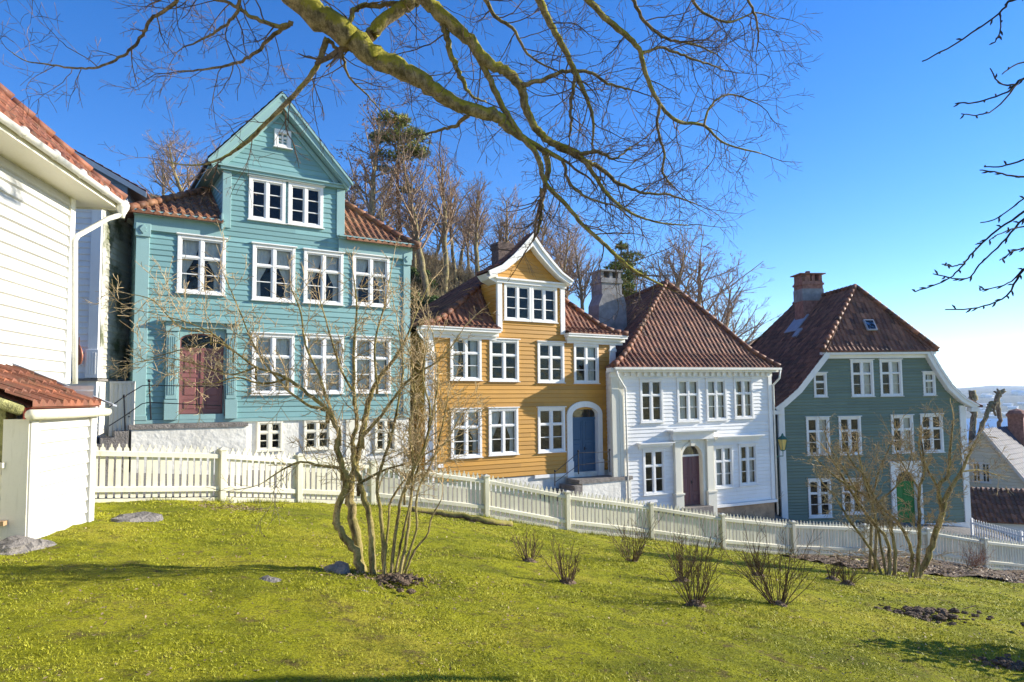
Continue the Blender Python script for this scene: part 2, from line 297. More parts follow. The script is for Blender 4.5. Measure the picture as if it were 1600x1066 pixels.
def boards(mb,zb,zt,outline,holes=(),bh=.17,lap=.022,phase=0,y=0,bev=.13,bd=.016):
    z=zb-phase
    while z<zt:
        z0,z1=z,z+bh*(1+rnd.uniform(-.06,.06)); z=z1; a0=max(z0,zb); a1=min(z1,zt)
        if a1-a0<.004: continue
        cuts=sorted({a0,a1}|{c for h_ in holes for c in (h_[2],h_[3]) if a0+.002<c<a1-.002}); jj=rnd.uniform(-.002,.002)
        jo=rnd.uniform(1.5,6); ra,rb=rnd.random(),rnd.random()
        for c0,c1 in zip(cuts,cuts[1:]):
            zm=(c0+c1)/2; L0,R0=outline(c0); L1,R1=outline(c1); Lm=(L0+L1)/2; Rm=(R0+R1)/2
            segs=[(Lm,Rm)]
            for h_ in holes:
                if h_[2]<zm<h_[3]:
                    ns=[]
                    for a,b in segs:
                        if h_[1]<=a or h_[0]>=b: ns.append((a,b)); continue
                        if h_[0]>a: ns.append((a,h_[0]))
                        if h_[1]<b: ns.append((h_[1],b))
                    segs=ns
            def yy(q): return y-lap*(1-(q-z0)/(z1-z0))+jj
            out=[]
            for a,b in segs:
                if a<jo<b: out+=[(a,jo,ra),(jo,b,rb)]
                else: out.append((a,b,ra if b<=jo else rb))
            for a,b,r_ in out:
                if b-a<.003: continue
                al,au=(L0,L1) if a==Lm else (a,a); bl,bu=(R0,R1) if b==Rm else (b,b)
                k=bev*bh/(c1-c0) if c1>c0 else 1
                if c0==a0 and k<.8:
                    cm=c0+bev*bh; am,bm=al+(au-al)*k,bl+(bu-bl)*k; sg=1 if lap>0 else -1; yb=yy(c0)+bd*sg
                    mb.quad((al,yb,c0),(bl,yb,c0),(bm,yy(cm),cm),(am,yy(cm),cm),r_); mb.quad((am,yy(cm),cm),(bm,yy(cm),cm),(bu,yy(c1),c1),(au,yy(c1),c1),r_)
                    mb.quad((al,y+.006*sg,c0),(bl,y+.006*sg,c0),(bl,yb,c0),(al,yb,c0),r_)
                else: mb.quad((al,yy(c0),c0),(bl,yy(c0),c0),(bu,yy(c1),c1),(au,yy(c1),c1),r_)
def cloth(mb,x0,x1,z0,z1,y,style):
    n,m=14,8; W=x1-x0
    def sheetc(fl,fr):
        vs=[];fs=[]; ph=rnd.random()*6; k=rnd.uniform(45,60)
        for j in range(m+1):
            q=j/m; zz=z1-(z1-z0)*q; a,b=fl(q),fr(q)
            for i in range(n+1): p=i/n; vs.append((a+(b-a)*p,y+.018*math.sin(p*W*k*.5+ph)+.006*math.sin(p*31),zz))
        for j in range(m):
            for i in range(n): s=j*(n+1)+i; fs.append((s,s+1,s+n+2,s+n+1))
        mb.add(vs,fs)
    if style=='tied':
        w=lambda q: .47-(.32*min(1,(q/.62))**1.6 if q<.62 else .32-.05*(q-.62))
        sheetc(lambda q:x0,lambda q:x0+W*w(q)); sheetc(lambda q:x1-W*w(q),lambda q:x1)
    elif style=='sides': sheetc(lambda q:x0,lambda q:x0+W*(.26+.04*math.sin(q*4))); sheetc(lambda q:x1-W*(.26-.03*q),lambda q:x1)
    elif style=='right': sheetc(lambda q:x1-W*.42,lambda q:x1)
    elif style=='full': sheetc(lambda q:x0,lambda q:x0+W*.46); sheetc(lambda q:x1-W*.46,lambda q:x1)
def window(par,T,u0,u1,z0,z1,style='tied',c=.10,rows=(.64,),cap=True,mat='trim',lab=None,cols=2,equal=False,roomd=.9):
    b=MB(T); b.bbox(u0,u0+c,-.055,.10,z0,z1); b.bbox(u1-c,u1,-.055,.10,z0,z1); b.bbox(u0+c,u1-c,-.053,.10,z1-c,z1); b.bbox(u0+c,u1-c,-.053,.10,z0,z0+c*.8)
    if cap: b.bbox(u0-.045,u1+.045,-.11,.02,z1+.002,z1+.045)
    b.bbox(u0-.035,u1+.035,-.10,.0,z0-.035,z0-.001)
    wn=b.build('window',mat,par)
    if lab: wn['label']=lab
    a0,a1,b0,b1=u0+c,u1-c,z0+c*.8,z1-c; f=.042 if a1-a0>.45 else .012; mh=.045 if a1-a0>.45 or cols==1 else .018; s=MB(T); um=(a0+a1)/2
    xs_=[a0,um,a1] if cols==2 else [a0,a1]
    if cols==2: s.bbox(um-mh,um+mh,-.03,.06,b0,b1)
    zt=b0+(b1-b0)*.645
    if equal: zs=[b0+(b1-b0)*k/3 for k in range(4)]
    else: zs=[b0,b0+(zt-b0)*.5,zt,b1]; s.bbox(a0,um-.045 if cols==2 else a1,-.028,.055,zt-.032,zt+.032); 
    if cols==2 and not equal: s.bbox(um+.045,a1,-.028,.055,zt-.032,zt+.032)
    for q0,q1 in zip(xs_,xs_[1:]):
        l=q0+(mh if q0==um else 0); r_=q1-(mh if q1==um else 0)
        s.box(l,l+f,-.012,.05,b0,b1); s.box(r_-f,r_,-.012,.05,b0,b1); s.box(l+f,r_-f,-.010,.05,b0,b0+f); s.box(l+f,r_-f,-.010,.05,b1-f,b1)
        for k,zz in enumerate(zs[1:-1]):
            if equal or k==0: s.box(l+f,r_-f,-.006,.045,zz-.014,zz+.014)
            else: s.box(l+f,r_-f,-.009,.05,zz-.032-f*.6,zz-.0325); s.box(l+f,r_-f,-.009,.05,zz+.0325,zz+.032+f*.6)
    s.build('sash',mat,wn)
    g=MB(T); g.quad((a0,.03,b0),(a1,.03,b0),(a1,.03,b1),(a0,.03,b1)); g.build('pane','glass',wn)
    if style!='none': k=MB(T); cloth(k,a0+.02,a1-.02,b0+.02,b1-.01,.16,style); k.build('curtain','curtain',wn,True)
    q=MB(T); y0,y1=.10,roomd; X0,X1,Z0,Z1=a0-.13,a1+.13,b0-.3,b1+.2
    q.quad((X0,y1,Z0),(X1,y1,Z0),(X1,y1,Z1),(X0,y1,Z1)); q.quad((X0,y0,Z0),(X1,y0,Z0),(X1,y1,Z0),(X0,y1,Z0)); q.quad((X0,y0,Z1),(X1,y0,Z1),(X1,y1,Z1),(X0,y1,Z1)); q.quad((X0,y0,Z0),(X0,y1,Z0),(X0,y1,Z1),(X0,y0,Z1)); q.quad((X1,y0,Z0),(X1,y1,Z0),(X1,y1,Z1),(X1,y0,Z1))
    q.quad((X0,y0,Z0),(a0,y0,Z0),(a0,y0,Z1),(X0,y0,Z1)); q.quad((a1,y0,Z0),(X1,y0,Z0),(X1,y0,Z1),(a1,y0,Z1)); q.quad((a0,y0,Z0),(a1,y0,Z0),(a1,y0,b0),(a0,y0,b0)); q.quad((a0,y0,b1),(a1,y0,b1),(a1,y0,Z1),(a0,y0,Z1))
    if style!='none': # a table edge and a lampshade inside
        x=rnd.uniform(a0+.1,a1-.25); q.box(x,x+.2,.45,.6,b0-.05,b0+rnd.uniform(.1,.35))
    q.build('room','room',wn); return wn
def roof_face(mb,o,S,A,prof,Lf,Rf,ex=None,tw=.235,tl=.34,amp=.036,a0=None,n=6,over=True):
    """o origin (x,y); S unit vec along the eave; A unit vec inward; prof [(a,z)...]; Lf,Rf(a)->s bounds; ex=(s0,s1,amax)"""
    pa=[p[0] for p in prof]; pz=[p[1] for p in prof]; fa=np.linspace(pa[0],pa[-1],400); fz=np.interp(fa,pa,pz)
    L=np.concatenate([[0],np.cumsum(np.hypot(np.diff(fa),np.diff(fz)))]); nr=max(2,round(L[-1]/tl)); ar=np.interp(np.linspace(0,L[-1],nr+1),L,fa); zr=np.interp(ar,fa,fz)
    smin=min(Lf(a) for a in ar); smax=max(Rf(a) for a in ar); k=int((smax-smin)/tw)+1; rj=np.random.RandomState(int(smax*100)%999)
    ss=[]
    for c in range(k+1):
        for i in range(n): ss.append((smin+(c+i/n)*tw,c,i))
    if ex: ss+= [(ex[0],-1,0),(ex[1],-1,0)]; ss.sort(key=lambda q:q[0])
    def prf(s_): p=((s_-smin)/tw)%1; return amp*(math.sin(2*PI*p)+.35*math.sin(4*PI*p+.6))
    def P(s_,a,z,lift): return (o[0]+S[0]*s_+A[0]*a, o[1]+S[1]*s_+A[1]*a, z+lift)
    for j in range(nr):
        aa,ab,za,zb=ar[j],ar[j+1],zr[j],zr[j+1]; La,Ra,Lb,Rb=Lf(aa),Rf(aa),Lf(ab),Rf(ab); jl=[rj.uniform(-.006,.006) for _ in range(k+3)]
        for (s0,c0,_),(s1,c1,_) in zip(ss,ss[1:]):
            if s1-s0<1e-6: continue
            if ex and ex[0]-1e-6<=s0 and s1<=ex[1]+1e-6 and (aa+ab)/2<ex[2]: continue
            q=[min(max(s0,La),Ra),min(max(s1,La),Ra),min(max(s1,Lb),Rb),min(max(s0,Lb),Rb)]
            if q[1]-q[0]<1e-5 and q[2]-q[3]<1e-5: continue
            cc=int((s0-smin)/tw+1e-6); r_=(math.sin(cc*12.9898+j*78.233+smax)*43758.5453)%1; l=jl[min(cc,k+2)]
            mb.quad(P(q[0],aa,za,.045+prf(s0)+l),P(q[1],aa,za,.045+prf(s1)+l),P(q[2],ab,zb,.01+prf(s1)+l),P(q[3],ab,zb,.01+prf(s0)+l),r_)
            if q[1]-q[0]>1e-5: mb.quad(P(q[0],aa,za,-.03 if j==0 else .008+prf(s0)),P(q[1],aa,za,-.03 if j==0 else .008+prf(s1)),P(q[1],aa,za,.045+prf(s1)+l),P(q[0],aa,za,.045+prf(s0)+l),r_)
        # deck below
        segs=[(La,Ra,Lb,Rb)]
        if ex and (aa+ab)/2<ex[2]: segs=[(La,max(La,ex[0]),Lb,max(Lb,ex[0])),(min(Ra,ex[1]),Ra,min(Rb,ex[1]),Rb)]
        for l0,r0_,l1,r1 in segs:
            if r0_-l0>.01 or r1-l1>.01: mb.quad(P(l0,aa,za,-.05),P(r0_,aa,za,-.05),P(r1,ab,zb,-.05),P(l1,ab,zb,-.05),.1)
def hipcap(par,pts,rad=.12,mat='tile',name='ridge_tiles'):
    P=[Vector(p) for p in pts]; b=MB(); d=0
    for a,c in zip(P,P[1:]):
        L=(c-a).length; n=max(1,round(L/.38))
        for i in range(n):
            p=a.lerp(c,i/n); q=a.lerp(c,min(1,(i+1.12)/n)); b.tube([p+Vector((0,0,.02)),q+Vector((0,0,-.005))],[rad*1.08,rad*.9],8)
    return b.build(name,mat,par,True)
def arch_pts(a,b,zs,rise,n=14):   # arch from (a,zs) over to (b,zs)
    return [((a+b)/2-(b-a)/2*math.cos(PI*i/n),zs+rise*math.sin(PI*i/n)) for i in range(n+1)]
def cornice(b,x0,x1,z,steps,r=None):   # steps [(depth,height)] from top downward
    zz=z
    for d,h_ in steps: b.box(x0,x1,-d,.03,zz-h_,zz,r); zz-=h_
def railing(name,par_lab,posts,rails,cat='railing'):
    t=thing(name,posts[0][0],par_lab,cat); o_=Vector(posts[0][0])
    for p,q in posts:
        b=MB(); p=Vector(p)-o_; q=Vector(q)-o_; b.tube([p,q],.022,6); b.lathe([(.0,0),(.035,.02),(.045,.05),(.03,.085),(.0,.1)],tuple(q),8); b.build('post','iron',t)
    for r_ in rails: b=MB(); b.tube([Vector(x)-o_ for x in r_],.014,5); b.build('rail','iron',t)
    return t
# ------------------------------------------------------------------ houses
def rect(fr,q,d=0):
    P=[fr.uv(x,y,d) for x,y in q]; return ((P[0][0]+P[3][0])/2,(P[1][0]+P[2][0])/2,(P[2][1]+P[3][1])/2,(P[0][1]+P[1][1])/2)
def shrink(r,k=.03): return (r[0]+k,r[1]-k,r[2]+k,r[3]-k)
I4=None
def shell(par,W,D,zb,zt,mat,left=True,right=True,back=True,bh=.18,holesL=(),holesR=()):
    for on,T,L,hl in ((left,TL(D),D,holesL),(right,TR(W),D,holesR),(back,Matrix.Translation((W,D,0))@Matrix.Rotation(PI,4,'Z'),W,())):
        if on: b=MB(T); boards(b,zb,zt,lambda z:(0,L),hl,bh); b.build('wall',mat,par)
def hiproof(par,x0,x1,y0,y1,prof,kl,kr,mat,ex=None,tw=.235,backhip=True,name='roof',skew=0,cap=.12):
    W,D=x1-x0,y1-y0; b=MB(); am=prof[-1][0]
    roof_face(b,(x0,y0),(1,0),(0,1),prof,lambda a:kl*a,lambda a:max(kl*a,W-kr*a),ex and (ex[0]-x0,ex[1]-x0,ex[2]),tw)
    rb=(lambda a:D-a) if backhip else (lambda a:D)
    roof_face(b,(x0,y0),(skew,1),(kl-skew,0),prof,lambda a:a,rb,None,tw); roof_face(b,(x1,y0),(skew,1),(-kr-skew,0),prof,lambda a:a,rb,None,tw,n=4)
    if backhip: roof_face(b,(x0,y1),(1,0),(0,-1),prof,lambda a:kl*a,lambda a:max(kl*a,W-kr*a),None,.5,n=2)
    r=b.build(name,mat,par,False); pa=[p[0] for p in prof]; pz=[p[1] for p in prof]; A=np.linspace(0,am,9)
    z=lambda a:float(np.interp(a,pa,pz))+.05
    hipcap(r,[(x0+kl*a,y0+a,z(a)) for a in A],mat=mat,rad=cap); hipcap(r,[(x1-kr*a,y0+a,z(a)) for a in A],mat=mat,rad=cap); hipcap(r,[(x0+kl*am,y0+am,z(am)),(x0+kl*am+skew*(y1-y0-am),y1-(am if backhip else 0),z(am))],mat=mat)
    return r
def door_leafs(par,T,u0,u1,z0,z1,y,mat,leaves=2,arch=0,panels=3,handle=True):
    b=MB(T); b.box(u0,u1,y,y+.05,z0,z1)
    wl=(u1-u0)/leaves
    for i in range(leaves):
        a=u0+i*wl
        b.box(a+.01,a+.10,y-.014,y,z0+.02,z1-.02); b.box(a+wl-.10,a+wl-.01,y-.014,y,z0+.02,z1-.02)
        hs=[.22,.36,.42][:panels]; tot=sum(hs); zz=z0+.02
        for k,hh in enumerate(hs):
            zn=zz+(z1-z0-.04)*hh/tot; b.box(a+.10,a+wl-.10,y-.012,y,zz,zz+.08); b.bbox(a+.15,a+wl-.15,y-.02,y,zz+.13,zn-.05,.02); zz=zn
        b.box(a+.10,a+wl-.10,y-.012,y,z1-.09,z1-.02)
    b.box((u0+u1)/2-.025,(u0+u1)/2+.025,y-.035,y-.014,z0+.02,z1-.02)
    d=b.build('door',mat,par)
    if handle: k=MB(T); x=(u0+u1)/2+.08; z=z0+(z1-z0)*.47; k.box(x-.015,x+.015,y-.04,y,z-.07,z+.07); k.tube([(x,y-.04,z),(x,y-.07,z),(x+.09,y-.07,z)],.01,5); k.build('handle','iron',d)
    return d
def arch_surround(b,o0,o1,zb,ztop,i0,i1,zs,rise,y0,y1,archtop=None,n=14):
    """flat surround with an arched opening; archtop: outer arch rise or None for a square head"""
    b.bbox(o0,i0,y0,y1,zb,zs); b.bbox(i1,o1,y0,y1,zb,zs); I=arch_pts(i0,i1,zs,rise,n)
    if archtop: O=arch_pts(o0,o1,zs,archtop,n)
    else: O=[(o0,zs)]+[(o0+(o1-o0)*i/n,ztop) for i in range(1,n)]+[(o1,zs)]; O[0]=(o0,ztop); O[-1]=(o1,ztop); b.prism([(o0,zs),(i0,zs),(o0,ztop)],y0,y1); b.prism([(i1,zs),(o1,zs),(o1,ztop)],y0,y1)
    b.strip(O,I,y0,y1)
def trans(par,T,i0,i1,zb,zs,rise,y,bars=3):
    g=MB(T); P=[(i0,zb)]+arch_pts(i0,i1,zs,rise)+[(i1,zb)]; n=len(P); g.add([(x,y,z) for x,z in P],[tuple(range(n))]); g.build('transom_pane','glass',par)
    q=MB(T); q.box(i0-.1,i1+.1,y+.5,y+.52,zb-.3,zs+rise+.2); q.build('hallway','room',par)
def gable_boards(b,x0,x1,zb,xa,za,y,bh=.17,curve=None):
    if curve is None: f=lambda z:(x0+(xa-x0)*(z-zb)/(za-zb),x1+(xa-x1)*(z-zb)/(za-zb))
    else: f=curve
    boards(b,zb,za-.02,f,(),bh,.02,0,y)
# ---- teal house
def teal():
    fr=Frame(205,657.4,20,33); W,D=8.82,7.5
    rt=fr.root('timber_house','tall turquoise clapboard house with steep front gable and brown-red door','house','wooden houses along the street')
    T=I4
    wins=[([(277.7,366.7),(354,374.6),(349.8,461),(275,457.7)],'tied'),([(394.4,382),(461.4,387),(459.6,472.7),(393,468.4)],'tied'),([(473.2,391.7),(535.2,395.3),(536,476.6),(474.6,473.7)],'tied'),([(548.4,397),(607.6,403.5),(607.6,480),(551.3,477.3)],'tied'),
     ([(392.6,520.8),(457.5,523.7),(461,616.4),(392.6,616.4)],'full'),([(473.9,523.7),(535.2,525.4),(537,614.6),(473.9,615.3)],'full'),([(551.3,527.2),(610,528.3),(610,614),(551.3,614)],'full')]
    R_=[rect(fr,q) for q,_ in wins]
    d1=rect(fr,[(388.3,275.8),(445.3,283.8),(445.8,350),(387.5,342.8)]); d2=rect(fr,[(449.6,285.3),(503.9,293),(504.8,357),(449.6,350.8)])
    door=(1.16,2.58,.0,2.85)
    for r_,(q,st) in zip(R_,wins): window(rt,T,*r_,style=st)
    for r_ in (d1,d2): window(rt,T,*r_,style='none',c=.11,equal=True)
    b=MB(); boards(b,0,7.92,lambda z:(.02,W-.02) if z<5.9 else (2.42,6.33),[shrink(x) for x in R_+[d1,d2]]+[door],.172,.026); b.build('wall','teal',rt)
    # corner boards, frieze and cornice
    b=MB(); b.bbox(0,.36,-.06,.05,0,5.45); b.bbox(-.03,.39,-.09,.05,0,.14); b.bbox(-.02,.38,-.12,.05,5.45,5.86); b.prism([(.18,5.52),(.28,5.66),(.18,5.80),(.08,5.66)],-.16,-.12); b.bbox(.10,.26,-.15,-.12,5.60,5.72)
    b.build('corner_board','tealtrim',rt)
    b=MB(); b.bbox(W-.27,W,-.06,.05,0,5.45); b.bbox(W-.29,W+.02,-.12,.05,5.45,5.86); b.prism([(W-.14,5.54),(W-.05,5.66),(W-.14,5.78),(W-.23,5.66)],-.15,-.12); b.build('corner_board','tealtrim',rt)
    for x0,x1 in ((-.06,2.40),(6.12,W+.06)):
        b=MB(); b.box(x0,x1,-.10,.03,5.66,6.10); b.box(x0-.02,x1+.02,-.19,.03,6.10,6.17); b.box(x0-.04,x1+.02,-.28,.03,6.171,6.215); b.build('cornice','tealtrim',rt)
    b=MB(); b.bbox(2.36,2.62,-.075,.05,6.02,7.86); b.bbox(2.30,2.36,-.3,.05,5.9,6.4); b.build('corner_board','tealtrim',rt)
    b=MB(); b.bbox(6.05,6.33,-.075,.05,6.22,7.86); b.build('corner_board','tealtrim',rt)
    b=MB(); b.box(-.03,W+.03,-.07,.02,-.10,0.0); b.build('base_board','tealtrim',rt)
    # gable
    y=-.36; ap=fr.uv(441,144.4,y); tl=fr.uv(325,248.5,y); tr=fr.uv(551.4,286.7,y); m=.40
    b=MB(); b.box(2.28,6.41,-.16,.05,7.87,7.96); b.box(2.2,6.48,-.22,.05,7.961,8.01); b.build('gable_moulding','tealtrim',rt)
    b=MB(); gx0,gx1=tl[0]+.25,tr[0]-.25; gable_boards(b,gx0,gx1,8.01,ap[0],ap[1]-.3,-.02); sm=rect(fr,[(429,201),(455,205.3),(455,232),(428.6,229.2)],-.1); b.build('gable_wall','teal',rt)
    window(rt,Matrix.Translation((0,-.06,0)),*sm,style='none',c=.13,equal=False,cap=False,roomd=.5)
    for side,tp in ((0,tl),(1,tr)):
        sx=1 if side==0 else -1; b=MB(); A=[tp,ap]; B=[(tp[0]+sx*.12,tp[1]-.16),(ap[0],ap[1]-m-.05)]
        b.strip(A,B,y,y+.05); A2=[(tp[0]+sx*.0,tp[1]+.0),(ap[0],ap[1])]; B2=[(tp[0],tp[1]-.09),(ap[0],ap[1]-.11)]; b.strip(A2,B2,y-.05,y)
        b.strip([(tp[0]+sx*.12,tp[1]-.14),(ap[0],ap[1]-m)],[(tp[0]+sx*.16,tp[1]-.19),(ap[0],ap[1]-m-.07)],y+.05,-.1)  # soffit
        b.strip([(tp[0]+sx*.42,tp[1]+.06),(ap[0],ap[1]-.55)],[(tp[0]+sx*.55,tp[1]-.02),(ap[0],ap[1]-.72)],-.09,-.02)
        b.build('bargeboard','tealtrim',rt)
    for side,tp in ((0,tl),(1,tr)):
        b=MB(); dx=abs(ap[0]-tp[0]); roof_face(b,(tp[0],y),(0,1),(1 if side==0 else -1,0),[(0,tp[1]+.03),(dx,ap[1]+.03)],lambda a:0,lambda a:6.5,None,.235,n=4); b.build('gable_roof','tile',rt)
        b=MB(); xx=tp[0]+(.05 if side==0 else -.05); b.box(min(xx,2.38 if side==0 else 6.31),max(xx,2.38 if side==0 else 6.31),-.1,3.4,tp[1]-.17,tp[1]-.12); b.build('soffit','tealtrim',rt)
    for side in (0,1):
        b=MB(Matrix.Translation((2.40,5.0,0))@Matrix.Rotation(-PI/2,4,'Z') if side==0 else Matrix.Translation((6.33,0,0))@Matrix.Rotation(PI/2,4,'Z')); boards(b,6.0,8.0,lambda z:(0,5.0),(),.172); b.build('gable_side_wall','tealtrim',rt)
    # roof
    x0,x1,y0,y1=-.25,W+.25,-.32,D+.3; pL=[(0,6.13),(.4,6.38),(3.6,8.45)]; pR=[(0,6.10),(.4,6.35),(3.6,9.25)]
    b=MB(); WW=x1-x0; roof_face(b,(x0,y0),(1,0),(0,1),pL,lambda a:a,lambda a:4.4,(2.36-x0,4.4,99)); roof_face(b,(x0,y0),(1,0),(0,1),pR,lambda a:4.4,lambda a:WW-a,(4.4,6.33-x0,99))
    roof_face(b,(x0,y0),(0,1),(1,0),pL,lambda a:a,lambda a:(y1-y0)-a,n=4); roof_face(b,(x1,y0),(0,1),(-1,0),pR,lambda a:a,lambda a:(y1-y0)-a,n=4); roof_face(b,(x0,y1),(1,0),(0,-1),pL,lambda a:a,lambda a:WW-a,None,.5,n=2)
    r_=b.build('roof','tile',rt); z=lambda p,a:float(np.interp(a,[q[0] for q in p],[q[1] for q in p]))+.05
    hipcap(r_,[(x0+a,y0+a,z(pL,a)) for a in np.linspace(0,3.6,8)]); hipcap(r_,[(x1-a,y0+a,z(pR,a)) for a in np.linspace(0,3.6,8)])
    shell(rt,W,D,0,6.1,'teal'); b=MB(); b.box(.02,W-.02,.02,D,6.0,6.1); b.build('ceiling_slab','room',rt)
    # door
    b=MB(); 
    for a0,a1 in ((.86,1.18),(2.56,2.86)):
        b.bbox(a0,a1,-.13,.05,.62,2.66); b.bbox(a0-.03,a1+.03,-.17,.05,0,.60)
        for k in range(4): x=a0+.05+k*(a1-a0-.1)/4; b.box(x+.012,x+.042,-.145,-.13,.75,2.5)
        b.bbox(a0-.03,a1+.03,-.17,.05,2.661,2.78)
    b.bbox(.83,2.89,-.14,.05,2.781,2.95); b.bbox(.70,3.02,-.26,.05,2.951,3.03)
    arch_surround(b,1.18,2.56,.0,2.78,1.24,2.50,2.42,.22,-.03,.10); b.build('door_surround','tealtrim',rt)
    door_leafs(rt,T,1.24,2.50,.16,2.1,.10,'door_red'); b=MB(); b.box(1.2,2.54,-.08,.2,0,.155); b.build('door_step','tealtrim',rt)
    b=MB(); b.box(1.24,2.5,.07,.14,2.101,2.19); b.strip(arch_pts(1.24,2.5,2.42,.22),arch_pts(1.29,2.45,2.42,.17),.07,.12); b.box(1.24,1.29,.07,.12,2.19,2.42); b.box(2.45,2.5,.07,.12,2.19,2.42); b.build('transom_frame','door_red',rt)
    trans(rt,T,1.24,2.5,2.19,2.42,.22,.11)
    # foundation
    fw=[rect(fr,[(401,659),(441,659),(441,704),(401,704)]),rect(fr,[(474,659),(516,659),(516,702),(474,702)]),rect(fr,[(585,662),(618,662),(618,705),(585,705)])]
    b=MB(); cuts=sorted([0.03]+[c for r_ in fw for c in (r_[0]+.03,r_[1]-.03)]+[W-.03])
    for i,(a0,a1) in enumerate(zip(cuts,cuts[1:])):
        if i%2==0: b.box(a0,a1,.0,.5,-3.8,-.10)
        else: r_=fw[i//2]; b.box(a0,a1,.0,.5,-3.8,r_[2]+.03)
    b.box(0.03,.5,.5,D,-3.8,-.1); b.box(W-.53,W-.03,.5,D,-3.8,-.1); b.build('foundation','rubble',rt)
    for r_ in fw: window(rt,T,r_[0],r_[1],r_[2],-.11,style='none',c=.07,cap=False,mat='creamtrim',roomd=.5)
    b=MB(); b.bbox(6.45,7.1,-.04,.05,-1.6,-.11); b.build('cellar_boarding','creamtrim',rt)
    # landing with steps and railing: its own thing
    st=thing('stone_steps',fr.M@Vector((1.4,-.5,-.1)),'whitewashed rubble landing with stone slab before the brown-red door','steps',rot=fr.M.to_euler())
    b=MB(Matrix.Translation((-1.4,.5,.1))); b.box(-.12,3.05,-1.0,-.02,-.22,-.11); b.build('slab','stone',st)
    b=MB(Matrix.Translation((-1.4,.5,.1))); b.box(-.05,3.0,-.95,-.02,-3.2,-.221); b.build('base','rubble',st)
    for k in range(4): b=MB(Matrix.Translation((-1.4,.5,.1))); b.box(-.46-.34*k,-.12-.34*k,-1.0,-.1,-3.0,-.26-.17*k); b.build('step','stone',st)
    g=lambda px,py,d: tuple(fr.M@Vector((lambda q:(q[0],d,q[1]))(fr.uv(px,py,d))))
    d=-.95; railing('stair_railing','black wrought iron stair railing left of the brown-red door',[(g(236,656,d),g(233,598,d)),(g(196,690,d),g(194,622,d))],
        [[g(169,638,d),g(194,620,d),g(222,603,d),g(233,602,d),g(345,605,d)],[g(170,666,d),g(195,650,d),g(222,631,d),g(233,629,d),g(345,634,d)]])
    b=MB(); o_=Vector(g(349,604,d)); b.tube([(0,0,0),Vector(g(351,650,d))-o_],.018,6); b.lathe([(0,-.03),(.035,0),(0,.04)],(0,0,0),6); e=b.build('railing_post','iron'); e.location=o_; tag(e,'short iron railing post at the right end of the landing before the brown-red door','post')
    return fr
TE=teal()
